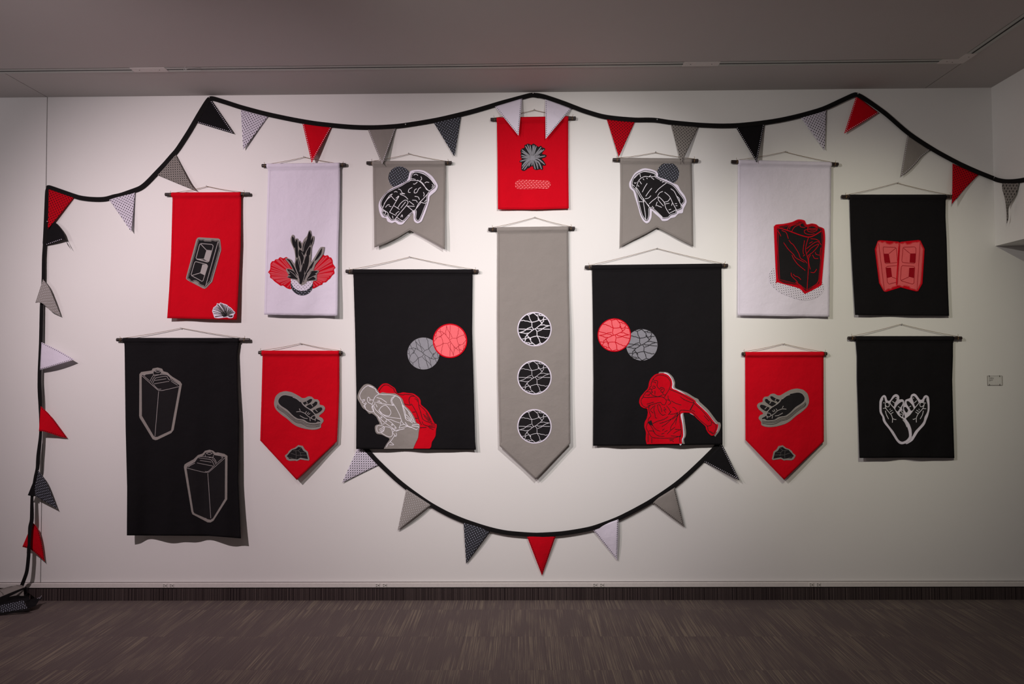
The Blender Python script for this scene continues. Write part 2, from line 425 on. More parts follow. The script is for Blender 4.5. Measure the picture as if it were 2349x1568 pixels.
# recessed ceiling track
TRK = plain('track_enamel', (.50, .52, .49), .5); TDK = plain('track_slot_black', (.006, .005, .005), .7)
zc = CEIL; w_, sl = .035, .0075
def trk_rail(t, x0, x1, y0, y1, along, label=None):
    bm = bmesh.new()
    if along == 'x':
        box(bm, (x0, -YS - w_, zc - .0016), (x1, -YS - sl, zc - .0002)); box(bm, (x0, -YS + sl, zc - .0016), (x1, -YS + w_, zc - .0002))
        box(bm, (x0, -YS + w_ - .004, zc - .0020), (x1, -YS + w_, zc - .0002)); box(bm, (x0, -YS - w_, zc - .0020), (x1, -YS - w_ + .004, zc - .0002))
    else:
        X = XSL
        box(bm, (X - w_, y0, zc - .0016), (X - sl, y1, zc - .0002)); box(bm, (X + sl, y0, zc - .0016), (X + w_, y1, zc - .0002))
        box(bm, (X + w_ - .004, y0, zc - .0020), (X + w_, y1, zc - .0002)); box(bm, (X - w_, y0, zc - .0020), (X - w_ + .004, y1, zc - .0002))
    bm_obj('rail', bm, TRK, t)
    bm = bmesh.new()
    if along == 'x': box(bm, (x0, -YS - sl, zc - .0009), (x1, -YS + sl, zc - .0003))
    else: box(bm, (XSL - sl, y0, zc - .0009), (XSL + sl, y1, zc - .0003))
    bm_obj('track_slot', bm, TDK, t)
XSL = 2.915
def cx(px, py): # x on the ceiling track line
    r = ray(px, py); tt = (-YS - CAM.y) / r.y; return (CAM + r * tt).x
t = thing('ceiling_track', (0, -YS, zc), 'long pale ceiling track with a black slot, turning a corner at the right', 'track')
a0, a1, b0, b1, c0 = cx(303, 165), cx(383, 163), cx(1567, 148), cx(1650, 147), cx(2155, 149)
trk_rail(t, XL, a0, 0, 0, 'x'); trk_rail(t, a1, b0, 0, 0, 'x'); trk_rail(t, b1, c0, 0, 0, 'x'); trk_rail(t, 0, 0, YF, -YS - .12, 'y')
SCR = plain('screw_dark', (.08, .075, .07), .5)
for x0, x1 in ((a0, a1), (b0, b1)):
    bm = bmesh.new(); box(bm, (x0, -YS - w_, zc - .0028), (x1, -YS + w_, zc - .0002)); bmesh.ops.bevel(bm, geom=bm.edges[:], offset=.002, segments=1, affect='EDGES')
    pl = bm_obj('joiner_plate', bm, RM, t)
    for x in (x0 + .05, x1 - .05):
        bm = bmesh.new(); lathe(bm, (x, -YS, zc - .0028), (0, 0, -1), [(0, .004), (.0012, .003)], 8); bm_obj('screw', bm, SCR, pl)
bm = bmesh.new(); box(bm, (c0, -YS - w_, zc - .0028), (XSL + w_, -YS + w_, zc - .0002)); box(bm, (XSL - w_, -YS - .12, zc - .0028), (XSL + w_, -YS - w_, zc - .0002))
pl = bm_obj('corner_plate', bm, RM, t)
for x, y in ((c0 + .05, -YS), (XSL - .05, -YS + .01), (XSL + .01, -YS - .07)):
    bm = bmesh.new(); lathe(bm, (x, y, zc - .0028), (0, 0, -1), [(0, .004), (.0012, .003)], 8); bm_obj('screw', bm, SCR, pl)
# small screw hook with a wire on the ceiling
_r = ray(424.4, 152.5); _p = CAM + _r * ((CEIL - CAMH) / _r.z); hx, hy = _p.x, _p.y
t = thing('ceiling_hook', (hx, hy, zc), 'tiny steel screw hook with a loose wire in the ceiling beside the track', 'hook')
bm = bmesh.new(); tube(bm, [(hx, hy, zc), (hx, hy, zc - .012)] + [(hx + .007 * math.sin(a), hy, zc - .019 + .007 * math.cos(a)) for a in [i * .8 for i in range(7)]], .0016, 6)
bm_obj('hook', bm, MAT['pin'], t)
bm = bmesh.new(); tube(bm, [(hx + .004, hy, zc - .02), (hx + .05, hy + .01, zc - .008), (hx + .10, hy + .02, zc - .001)], .0009, 5); bm_obj('wire', bm, SCR, t)
# ================================================================== BANNERS
HR = .0125            # dowel radius
def interp(path, y):
    if y <= path[0][1]: return path[0][0]
    for (xa, ya), (xb, yb) in zip(path, path[1:]):
        if y <= yb: return xa + (xb - xa) * (y - ya) / (yb - ya)
    return path[-1][0]
class Banner:
    def __init__(s, kind, label, color, rod, left, right, bottom, pin, cords, lean=.02, rip=.006, freq=2.3, seed=0, pinlabel='', group=None, curl=0, stitch=None):
        s.left, s.right, s.rod, s.lean, s.rip, s.freq, s.seed, s.curl = left, right, rod, lean, rip, freq, seed, curl
        s.bottom = bottom; s.top = (left[0][1] + right[0][1]) / 2
        s.bot = max(b[1] for b in bottom)
        (xl, yl), (xr, yr) = rod
        cxm, cym = (xl + xr) / 2, (yl + yr) / 2
        s.d0 = HR + .008
        s.t = thing(kind, W(cxm, cym, s.d0), label, 'banner', group)
        s.color = color
        # dowel
        bm = bmesh.new(); a, b = W(xl, yl, s.d0), W(xr, yr, s.d0); ax = (b - a); L = ax.length
        lathe(bm, a, ax, [(0, HR * .82), (.002, HR), (L - .002, HR), (L, HR * .82)], 18)
        bm_obj('dowel', bm, MAT['wood'], s.t, smooth=False)
        # cord from both dowel ends over the pin
        (px, py) = pin; (cl, cr) = cords
        pz = .012
        bm = bmesh.new()
        pts = []
        for (x0, y0), sgn in ((cl, -1), (cr, 1)):
            p0 = W(x0, y0, s.d0 + .002); p1 = W(px, py, pz)
            pts.append([p0 + (p1 - p0) * (i / 14) + Vector((0, 0, -.004 * math.sin(math.pi * i / 14))) for i in range(15)])
        tube(bm, pts[0] + pts[1][::-1][1:], .0015, 6)
        for (x0, y0), sgn in ((cl, -1), (cr, 1)):     # the loose twisted end above the knot
            p0 = W(x0, y0, s.d0 + .002)
            tube(bm, [p0, p0 + Vector((sgn * .004, -.003, .006)), p0 + Vector((sgn * .002 + .004 * math.sin(s.seed * 3 + sgn), -.006, .016))], .0012, 5)
        bm_obj('cord', bm, MAT['twine'], s.t, smooth=True)
        for (x0, y0) in cords:
            f = (x0 - xl) / (xr - xl); c = a + ax * f; n = ax.normalized(); v = Vector((0, -1, 0)); w = n.cross(v)
            bm = bmesh.new(); q = []
            for i in range(26):
                th = i / 12 * 2 * math.pi
                q.append(c + n * (-.0025 + .005 * i / 25) + (HR + .0008) * (math.cos(th) * v + math.sin(th) * w))
            tube(bm, q, .0010, 5); bm_obj('cord_wrap', bm, MAT['twine'], s.t, smooth=True)
        # pin in the wall
        pt = thing('pushpin', W(px, py, 0), 'small steel pin holding ' + pinlabel, 'pin', 'pins holding the banner cords')
        bm = bmesh.new(); q = W(px, py, 0); lathe(bm, q, (0, -1, 0), [(-.004, .0008), (.014, .0008), (.0142, .0038), (.016, .0046), (.019, .0042), (.0205, .002)], 12)
        o = bm_obj('pin_head', bm, MAT['pin'], pt, smooth=True)
        # cloth
        s.build_cloth()
    def D(s, x, y):
        t = max(0, min(1.1, (y - s.top) / max(1, s.bot - s.top)))
        xa, xb = interp(s.left, y), interp(s.right, y); u = (x - xa) / max(1, xb - xa)
        k = s.seed * 1.7
        r = math.sin(2 * math.pi * s.freq * u + k + 1.2 * t) + .6 * math.sin(2 * math.pi * s.freq * 1.83 * u + 2 * k + 2 + 2.1 * t) + .35 * math.sin(9 * t + k + 3 * u)
        edge = abs(2 * u - 1) ** 6
        amp = s.rip * (.18 + .82 * t ** 1.7)
        soft = .0022 * math.sin(13 * t + 4 * u + k) * math.sin(5 * u + k * .6) * min(1, t * 8)
        return max(.004, s.d0 * (1 - .2 * t) + s.lean * t ** 1.3 + amp * r + soft + s.curl * edge * t)
    def bot_y(s, x):
        b = s.bottom
        if x <= b[0][0]: return b[0][1]
        for (xa, ya), (xb, yb) in zip(b, b[1:]):
            if x <= xb: return ya + (yb - ya) * (x - xa) / (xb - xa)
        return b[-1][1]
    def pt(s, u, v):
        """u across, v from 0 at the pocket seam to 1 at the bottom edge -> pixel"""
        xl0, xr0 = s.bottom[0][0], s.bottom[-1][0]
        by = s.bot_y(xl0 + (xr0 - xl0) * u)
        ty = s.left[0][1] + (s.right[0][1] - s.left[0][1]) * u + 12
        y = ty + (by - ty) * v
        xa, xb = interp(s.left, y), interp(s.right, y)
        return xa + (xb - xa) * u, y
    def build_cloth(s):
        wpx = s.right[0][0] - s.left[0][0]; hpx = s.bot - s.top
        nu = int(wpx / 5) + 1; nv = int(hpx / 6)
        us = [i / nu for i in range(nu + 1)]
        for bx, by in s.bottom[1:-1]:      # keep the corner of a pointed hem
            ub = (bx - s.bottom[0][0]) / (s.bottom[-1][0] - s.bottom[0][0]); j = min(range(len(us)), key=lambda i: abs(us[i] - ub)); us[j] = ub
        nu1 = len(us)
        bm = bmesh.new(); rows = []
        (xl, yl), (xr, yr) = s.rod
        RV, RH = .0180, .0150
        for k in range(11):                # pocket around the dowel, from behind, over the top, to the seam in front/below
            th = math.radians(-75 + 300 * k / 10) # 0 = behind, 90 = top, 180 = front
            row = []
            for u in us:
                x = s.left[0][0] + (s.right[0][0] - s.left[0][0]) * u; ty = s.left[0][1] + (s.right[0][1] - s.left[0][1]) * u
                c = W(x, yl + (yr - yl) * (x - xl) / (xr - xl), s.d0) + Vector((0, 0, -.0035))
                row.append(bm.verts.new(c + Vector((0, 1, 0)) * RH * math.cos(th) + Vector((0, 0, 1)) * RV * math.sin(th)))
            rows.append(row)
        for j in range(nv + 1):
            v = j / nv; row = []
            for u in us:
                x, y = s.pt(u, v); row.append(bm.verts.new(W(x, y, s.D(x, y))))
            rows.append(row)
        for r1, r2 in zip(rows, rows[1:]):
            for i in range(nu1 - 1): bm.faces.new((r1[i], r1[i + 1], r2[i + 1], r2[i]))
        bmesh.ops.recalc_face_normals(bm, faces=bm.faces[:])
        o = bm_obj('cloth', bm, MAT[s.color], s.t, smooth=True)
        md = o.modifiers.new('thickness', 'SOLIDIFY'); md.thickness = .0016; md.offset = 0
        # stitched hem: a fine ridge of thread along sides and bottom and under the pocket
        bm = bmesh.new()
        n = 60; off = 4.2
        L = []; Rr = []
        for j in range(n + 1):
            x, y = s.pt(0, .0 + .985 * j / n); L.append((x + off, y))
            x, y = s.pt(1, .0 + .985 * j / n); Rr.append((x - off, y))
        B = []
        for i in range(n + 1):
            u = .02 + .96 * i / n; x, y = s.pt(u, 1); B.append((x, y - off))
        Tt = [(s.pt(u / n, 0)[0], s.pt(u / n, 0)[1] + .3) for u in range(n + 1)]
        for q in (L, Rr, B, Tt): ribbon(bm, q, .9, .0013, s.D)
        bm_obj('hem_stitching', bm, MAT[HEM[s.color]], s.t)
    # -- appliques
    def patch(s, outline, mat, label=None, lift=.0032, name='applique', parent=None, closed_smooth=True, uvs=None, step=2.5):
        pts = crom(outline, True, step) if closed_smooth else dense(outline, True, 6)
        bm = fill_bm(pts, lift, D=s.D, uvs=uvs, skirt=.0016 if parent is None else .0004)
        o = bm_obj(name, bm, MAT[mat], parent or s.t)
        if label: o['label'] = label
        return o, pts
    def lines(s, parent, strokes, w, mat, lift=.0052, smooth=True, name='line_drawing', closed=()):
        bm = bmesh.new()
        for i, st in enumerate(strokes):
            cl = i in closed
            q = crom(st, cl, 1.6) if smooth else dense(st, cl, 3)
            ribbon(bm, q, w if not isinstance(w, list) else w[i], lift + .00004 * (i % 9), s.D, closed=cl)
        return bm_obj(name, bm, MAT[mat], parent)
HEM = dict(red='h_red', black='h_black', grey='h_grey', white='h_white')

b_block = Banner('wall_banner', 'red banner with a grey and black cinder block and a small white shell, upper left', 'red',
    ((379, 446), (573.5, 445)), [(394.3, 441.5), (395.8, 455), (392.5, 585), (388, 665), (383.4, 730)], [(553.4, 440.6), (552, 560), (547.5, 650), (543.2, 733)],
    [(383.4, 729.5), (460, 731), (543.2, 733)], (475.6, 427.4), ((392, 443), (560, 441)), lean=.030, rip=.004, freq=1.2, seed=1, pinlabel='the red cinder block banner')
b_plant = Banner('wall_banner', 'tall white banner with black leaves in a bowl and two red fans', 'white',
    ((600.7, 380), (793, 377.6)), [(612.5, 377.4), (615, 390), (609.5, 580), (606, 721.5)], [(780.1, 374.6), (780, 452), (776.3, 554), (774.3, 724)],
    [(606, 721.4), (690, 723), (774.3, 724.2)], (697.7, 360.3), ((608, 377), (786, 376)), lean=.026, rip=.0045, freq=1.3, seed=2.4, pinlabel='the white banner with red fans')
b_glove1 = Banner('wall_banner', 'grey swallowtail banner whose black glove has its thumb on the right', 'grey',
    ((840.8, 373.8), (1036.4, 373.2)), [(854, 370.3), (855.3, 381), (855.6, 429), (857.9, 500), (858.7, 567.6)], [(1021.3, 368.7), (1022.8, 382), (1021.3, 467), (1020.5, 572)],
    [(858.7, 567.6), (885, 558), (912, 545), (940, 528), (970, 544), (1000, 560), (1020.5, 572)], (938.2, 352.8), ((853.5, 369.5), (1027.5, 370)), lean=.022, rip=.004, freq=1.1, seed=3.1, pinlabel='the grey swallowtail banner left of the centre')
b_flower = Banner('wall_banner', 'square red banner with a spiky grey flower at the top of the centre', 'red',
    ((1125.3, 274.2), (1321, 271)), [(1139.3, 270.2), (1139.8, 282), (1141, 353), (1142.1, 480)], [(1303.6, 267.8), (1303.6, 372), (1304.8, 478)],
    [(1142.1, 480), (1220, 480.5), (1304.8, 478)], (1225.4, 252.6), ((1134.5, 270.2), (1312.8, 267.6)), lean=.012, rip=.003, freq=1.3, seed=4.2, pinlabel='the small red banner at the top centre')
b_glove2 = Banner('wall_banner', 'grey swallowtail banner whose black glove has its thumb on the left', 'grey',
    ((1405.6, 366.3), (1601.7, 368.4)), [(1422.3, 363.1), (1423.3, 374), (1423.9, 435), (1423.1, 500), (1421.8, 567.2)], [(1586.5, 363.9), (1588.4, 436), (1589.7, 500), (1590.5, 564.8)],
    [(1421.8, 567.2), (1450, 552), (1478, 538), (1506.8, 521.7), (1535, 536), (1565, 552), (1590.5, 564.8)], (1503.1, 349.9), ((1416, 362), (1592.5, 364)), lean=.014, rip=.003, freq=1.1, seed=5.5, pinlabel='the grey swallowtail banner right of the centre')
b_crush = Banner('wall_banner', 'tall white banner with a crushed black canister outlined in red', 'white',
    ((1677.3, 370.8), (1923, 376.6)), [(1693, 366.9), (1693, 497), (1692.2, 723.2)], [(1906.7, 371.1), (1906.7, 385), (1905.4, 523), (1902.3, 726)],
    [(1692.2, 723.2), (1800, 725), (1902.3, 726)], (1800, 348.1), ((1690.5, 367), (1915, 373)), lean=.016, rip=.004, freq=1.2, seed=6.3, pinlabel='the white crushed canister banner')
b_pink = Banner('wall_banner', 'black banner with two overlapping pink cinder blocks, upper right', 'black',
    ((1929.8, 450.8), (2185.6, 450.8)), [(1948.2, 447), (1948.8, 458), (1951.4, 548), (1956.9, 648), (1961.5, 722)], [(2169.3, 447), (2168.9, 497), (2171.5, 551), (2174.1, 648), (2177.1, 724)],
    [(1961.5, 722), (2070, 723), (2177.1, 724)], (2057, 419.4), ((1940.5, 447), (2179, 447)), lean=.014, rip=.004, freq=1.4, seed=7.7, pinlabel='the black banner with pink blocks')
b_cans = Banner('wall_banner', 'tall black banner with two grey outlined canisters, lower left', 'black',
    ((267.6, 778.9), (573.5, 779.4)), [(283.4, 775.5), (285.6, 790), (286, 809), (288.2, 981), (291.7, 1119), (291, 1227.4)], [(549.4, 773.9), (548, 790), (544.6, 812), (545.4, 885), (548.7, 964), (546.6, 1102), (552.8, 1234.3)],
    [(291, 1227.4), (400, 1228), (480, 1228.5), (552.8, 1234.3)], (416.7, 752), ((277.5, 776), (561, 775)), lean=.052, rip=.017, freq=2.1, seed=8.1, pinlabel='the tall black canister banner', curl=.014)
b_foot1 = Banner('wall_banner', 'pointed red banner with a foot-like hand, left of the large black banner', 'red',
    ((593, 808.2), (785.9, 808.6)), [(601.2, 804), (602.3, 817), (599.9, 910), (596.9, 1009.7)], [(778.3, 803.4), (778.3, 888), (776.1, 953), (772.9, 1011.9)],
    [(596.9, 1009.7), (680.8, 1100.5), (772.9, 1011.9)], (689.9, 787.2), ((598.5, 803.5), (781.5, 804)), lean=.036, rip=.0035, freq=1.2, seed=9.4, pinlabel='the pointed red banner on the left')
b_bent = Banner('wall_banner', 'large black banner with two bent figures and two cracked discs', 'black',
    ((793, 622), (1098, 622)), [(809.5, 616.9), (811, 640), (814.6, 760), (817.6, 910), (817, 1029.6)], [(1085.1, 616.4), (1084.2, 630), (1083, 760), (1086.6, 880), (1090, 1010), (1092, 1031)],
    [(817, 1029.4), (950, 1030), (1091.5, 1031)], (939.8, 589), ((803, 618), (1090, 618)), lean=.018, rip=.006, freq=2.1, seed=10.2, pinlabel='the large black banner left of the centre')
b_long = Banner('wall_banner', 'long pointed grey banner with three cracked black discs in the centre', 'grey',
    ((1120.2, 525.9), (1318.8, 523.4)), [(1139.8, 521.9), (1141.3, 532), (1140.8, 735), (1141.8, 857), (1145.9, 1022.2)], [(1303.7, 519.8), (1304.9, 653), (1307.8, 775), (1308.6, 1016.1)],
    [(1145.9, 1022.2), (1229.1, 1099), (1308.6, 1016.1)], (1226.6, 498.4), ((1130.5, 521.5), (1309.8, 519.5)), lean=.026, rip=.004, freq=1.1, seed=11.9, pinlabel='the long grey centre banner')
b_throw = Banner('wall_banner', 'large black banner with a red throwing figure and two cracked discs', 'black',
    ((1341.6, 612.5), (1669.7, 608.6)), [(1357.5, 608.2), (1358.1, 622), (1359.7, 716), (1361.3, 872), (1360.3, 1022)], [(1655, 604.2), (1655.6, 685), (1656.6, 872), (1657.4, 1019)],
    [(1360.3, 1022), (1500, 1021.5), (1657.3, 1019)], (1506.6, 569.4), ((1352, 608), (1661.5, 604.5)), lean=.018, rip=.007, freq=2.3, seed=12.6, pinlabel='the large black banner right of the centre')
b_foot2 = Banner('wall_banner', 'pointed red banner with a foot-like hand, right of the throwing figure banner', 'red',
    ((1701.6, 811.3), (1896.8, 810.8)), [(1709, 806.3), (1709.4, 820), (1709.6, 904), (1710.1, 1008.7)], [(1889.2, 805.6), (1889.2, 904), (1889.9, 1012.1)],
    [(1710.1, 1008.7), (1798.7, 1100.2), (1889.9, 1012.1)], (1796.4, 787.8), ((1707, 806), (1892, 807)), lean=.022, rip=.0035, freq=1.2, seed=13.3, pinlabel='the pointed red banner on the right')
b_hands = Banner('wall_banner', 'black banner with a pair of cupped outlined hands, lower right', 'black',
    ((1944.8, 775.1), (2205.9, 775.1)), [(1961.5, 770.6), (1962.8, 781), (1965.8, 817), (1965.8, 871), (1969, 968), (1971.4, 1050)], [(2186, 770.6), (2186, 817), (2184.2, 871), (2186.4, 958), (2189.2, 1050)],
    [(1971.4, 1050), (2080, 1049), (2189.2, 1050)], (2066, 743), ((1954.3, 770.5), (2196.4, 771)), lean=.018, rip=.007, freq=1.8, seed=14.1, pinlabel='the black cupped hands banner')
# ================================================================== APPLIQUES
def rot180(st): return [[(-x, -y) for x, y in q] for q in st]
_c = Crop(805, 855, 590)
_half = _c.many("500,360 605,375 740,300 790,300;605,375 650,520 715,620;310,555 350,570 430,550 480,575 570,580 640,605 715,620;715,620 820,600 940,560 935,500 930,430 860,370 800,320 760,300;860,370 960,365 1000,395 1050,385 1080,400 1130,385;960,365 1010,330;1130,400 1135,440 1110,500 1080,545 1020,560 960,545 935,500 960,500 975,520;960,545 1020,600 1060,650 1085,660;1110,520 1200,520 1270,510;1125,525 1120,590 1075,620 1060,650;715,620 720,780 785,880;1000,720 1130,705 1180,725 1250,730 1390,745;1290,745 1190,775 1110,820 1080,850 1040,880 915,930;880,820 940,850 1050,840 1150,855 1390,860;1085,660 1050,665 1000,720 960,745 870,820 805,870")
_half = [[((x - 805) * 1 / 590, (y - 855) * 1 / 590) for x, y in PLq] for PLq in PL("500,360 605,375 740,300 790,300;605,375 650,520 715,620;310,555 350,570 430,550 480,575 570,580 640,605 715,620;715,620 820,600 940,560 935,500 930,430 860,370 800,320 760,300;860,370 960,365 1000,395 1050,385 1080,400 1130,385;960,365 1010,330;1130,400 1135,440 1110,500 1080,545 1020,560 960,545 935,500 960,500 975,520;960,545 1020,600 1060,650 1085,660;1110,520 1200,520 1270,510;1125,525 1120,590 1075,620 1060,650;715,620 720,780 785,880;1000,720 1130,705 1180,725 1250,730 1390,745;1290,745 1190,775 1110,820 1080,850 1040,880 915,930;880,820 940,850 1050,840 1150,855 1390,860;1085,660 1050,665 1000,720 960,745 870,820 805,856")]
CRACKS = _half + rot180(_half)
def disc(bn, cx, cy, R, rin, rot, rim, face, line, lw, label, lift=.0032, clip=None):
    a, _ = bn.patch(circle(cx, cy, R), rim, label, lift=lift)
    bn.patch(circle(cx, cy, rin), face, name='disc_face', parent=a, lift=lift + .0006)
    c, s = math.cos(math.radians(rot)), math.sin(math.radians(rot)); st = []
    for q in CRACKS:
        qq = []
        for x, y in dense([(v[0] * R, v[1] * R) for v in q], False, 2):
            l = math.hypot(x, y)
            if l > rin + .3: continue
            qq.append((cx + x * c - y * s, cy + x * s + y * c))
        if len(qq) > 1: st.append(qq)
    bn.lines(a, st, lw, line, lift=lift + .0010, smooth=False, name='crack_lines')
    return a
for cy, lw in ((754.5, 1.75), (865.2, .85), (977.4, .85)): disc(b_long, 1226, cy, 39.4, 36.8, 0, 'white', 'ink', 'whiteink', lw, 'round black disc with white cracks and rim')
disc(b_throw, 1472.3, 790.6, 37.3, 36.0, 4, 'ink', 'steel', 'ink', 1.5, 'round grey disc with black cracks')
disc(b_throw, 1409.1, 768.1, 38.3, 36.0, 12.5, 'red', 'pink', 'red', 1.5, 'round pink disc with red cracks and rim', lift=.0058)
disc(b_bent, 971.3, 810.4, 37.6, 36.6, 70.5, 'ink', 'steel', 'ink', .85, 'round grey disc with black cracks')
disc(b_bent, 1032.2, 781.3, 39.4, 36.6, 90, 'red', 'pink', 'darkred', .8, 'round pink disc with red cracks and rim', lift=.0058)

# ---- cinder block
c = Crop(420, 535, 11.61); b = b_block
a, _ = b.patch(c("350,160 385,118 430,105 940,135 985,165 1015,410 1005,480 775,1290 620,1450 575,1475 530,1465 120,1250 80,1210 78,1170"), 'grey', 'grey appliqué of a black cinder block'.replace('é', 'e'), closed_smooth=False)
body = c("420,172 480,185 540,180 565,210 740,218 775,190 830,205 860,215 925,205 940,235 960,400 710,1260 575,1410 540,1375 500,1370 440,1340 420,1290 340,1245 280,1245 250,1265 210,1260 180,1210 135,1195")
b.patch(body, 'ink', name='block_shape', parent=a, lift=.0040, closed_smooth=False)
b.lines(a, [inset(dense(body, True, 2), -c.w(20))], c.w(9), 'ink', closed=(0,), name='contour_line')
b.lines(a, c.many("480,270 770,295 800,330 795,370 690,740 650,765 370,690 345,650 440,300 480,270;470,285 620,445;365,680 545,685;430,695 640,750;335,750 625,825 655,870 530,1260 500,1275 235,1130 215,1090 305,780 335,750;235,1120 460,1050;455,1050 580,1110;930,225 600,1400;620,445 755,462"), c.w(17), 'greyink', smooth=False)
for q in ("620,450 755,465 690,740 650,745 550,685", "515,825 625,830 650,870 580,1110 455,1050"): b.patch(c(q), 'greyink', name='block_inside', parent=a, lift=.0046, closed_smooth=False)
# ---- shell
c = Crop(480, 685, 28.51)
a, _ = b.patch(c("500,300 550,290 640,320 690,270 745,240 800,270 880,290 960,320 1060,350 1180,400 1260,490 1400,565 1500,670 1600,780 1690,880 1670,960 1600,1050 1590,1150 1530,1240 1400,1270 1280,1260 1150,1215 900,1240 600,1275 350,1240 300,1150 240,950 190,820 230,680 280,560 380,490 480,400"), 'white', 'small white shell with dark ribs', step=1)
hub = (1140, 1110); rim = P("370,1160 285,960 245,820 270,660 330,580 410,530 470,480 530,410 530,330 700,330 750,290 840,330 950,380 1050,410 1165,450 1285,555 1390,605 1450,690 1520,750 1570,820 1630,890 1530,1110 380,1180 600,560 820,400")
st = []
for i, (x, y) in enumerate(rim):
    st.append([hub, ((hub[0] + x) / 2 + (8 if i % 2 else -8), (hub[1] + y) / 2 - 30), (x, y)])
b.lines(a, c.many(st), c.w(42), 'darkgrey', name='rib_lines')
b.lines(a, c.many("1130,1080 900,980 760,880;1130,1050 1000,960 880,850;1120,1100 950,1090 830,1050;1150,1040 1080,900 1000,780;1260,1140 1400,1160 1520,1110;1130,1110 1000,1140 900,1150"), c.w(62), 'ink', lift=.0056, name='core_ribs')  # broad black ribs of the drawing, the shell's dark core

# ---- spiky flower and printed bar
b = b_flower; c = Crop(1180, 320, 13.07)
a, _ = b.patch(c("400,120 470,140 510,155 570,120 640,160 720,215 800,180 830,230 900,255 920,290 830,420 930,450 965,490 930,530 825,575 880,640 945,750 910,780 850,780 860,870 830,910 770,890 700,905 640,910 580,880 550,800 500,805 440,850 400,860 350,910 280,940 210,905 205,820 215,690 165,680 150,650 190,610 225,580 185,540 200,500 180,450 200,410 180,350 210,280 300,240 300,170 350,150"), 'ink', 'black flower shape with grey petals', step=1.5)
hub = (545, 560)
tips = P("330,190 390,150 465,165 560,165 605,170 655,200 800,225 890,295 820,300 925,490 760,475 910,745 815,885 705,880 625,890 525,780 430,800 290,905 230,885 230,805 175,650 215,535 205,465 215,365 220,300")
bend = {11: (720, 590), 12: (730, 690), 13: (655, 690), 20: (330, 610), 18: (380, 690), 19: (350, 660)}
bm = bmesh.new()
for i, tpt in enumerate(tips):
    m = bend.get(i, ((hub[0] + tpt[0]) / 2, (hub[1] + tpt[1]) / 2)); q = crom(c([hub, m, tpt]), False, 1)
    n = len(q); w = [c.w(9 + 30 * math.sin(math.pi * min(1, .08 + .86 * k / (n - 1))) ** .7) for k in range(n)]
    ribbon(bm, q, w, .0044 + .00003 * i, b.D)
bm_obj('petals', bm, MAT['steel'], a)
st = [[((hub[0] * .8 + t[0] * .2) + 6, hub[1] * .8 + t[1] * .2), (hub[0] * .25 + t[0] * .75 + 5, hub[1] * .25 + t[1] * .75)] for t in tips]
b.lines(a, c.many(st), c.w(6), 'darkgrey', lift=.0056)
bar = [(548 + sx * 403 + 135 * math.cos(math.radians(t)), 1345 + 135 * math.sin(math.radians(t))) for sx, r in ((1, range(-90, 91, 15)), (-1, range(90, 271, 15))) for t in r]
b.patch(c(bar), 'p_rp', 'rounded red bar with pink print', uvs=lattice(1180, 408, math.pi / 4 + .05, 5.6), closed_smooth=False)

# ---- canisters
b = b_cans
for (cx0, cy0, outer, body, ln) in (
    (310, 835, "85,200 120,155 330,125 350,85 450,65 540,90 565,140 650,165 700,215 745,250 900,345 935,395 770,1310 720,1375 440,1510 400,1515 350,1495 90,1070 80,1030",
     "130,215 350,180 370,150 420,110 500,120 530,190 620,200 680,250 740,300 880,400 875,450 715,1320 440,1450 400,1450 370,1430 135,1030",
     "130,225 430,495 480,520 560,520 880,445;470,540 395,1435;205,215 170,225 280,325;360,400 450,490 520,495;390,140 450,122 510,140 450,163 390,140;360,150 365,200 400,225 510,200 520,160;290,350 350,240 400,215 620,205 690,250 720,310;345,395 390,300 430,270 620,240 660,290 700,320;320,370 370,270 400,245;390,325 620,290;380,390 680,340;720,340 850,420;720,310 890,410;130,212 350,180"),
    (415, 1025, "60,400 70,350 110,320 250,245 340,160 430,130 480,75 570,52 640,70 690,110 740,105 870,135 930,175 925,1040 650,1470 590,1505 530,1500 230,1340 210,1290",
     "110,410 280,300 350,210 450,170 490,110 620,90 660,150 870,190 880,215 875,1030 640,1420 590,1450 540,1440 270,1320 250,1290",
     "110,415 450,500 540,500 580,480 880,215;537,520 597,1420;800,200 840,210 730,310;660,375 550,480 480,485;505,125 565,103 625,125 565,147 505,125;485,150 490,190;650,160 640,200 560,210;270,300 330,215 380,190 620,205 680,250 720,330;350,215 590,250 640,310 670,375;620,230 670,280 700,350;380,265 610,300;320,315 640,378;150,400 190,365 280,320;105,390 260,300;660,150 880,190")):
    c = Crop(cx0, cy0, 8.708)
    a, _ = b.patch(c(outer), 'grey', 'grey outlined canister with cap and handle', closed_smooth=False)
    b.patch(c(body), 'ink', name='canister_shape', parent=a, lift=.0040, closed_smooth=False)
    b.lines(a, c.many(ln), c.w(9), 'greyink')

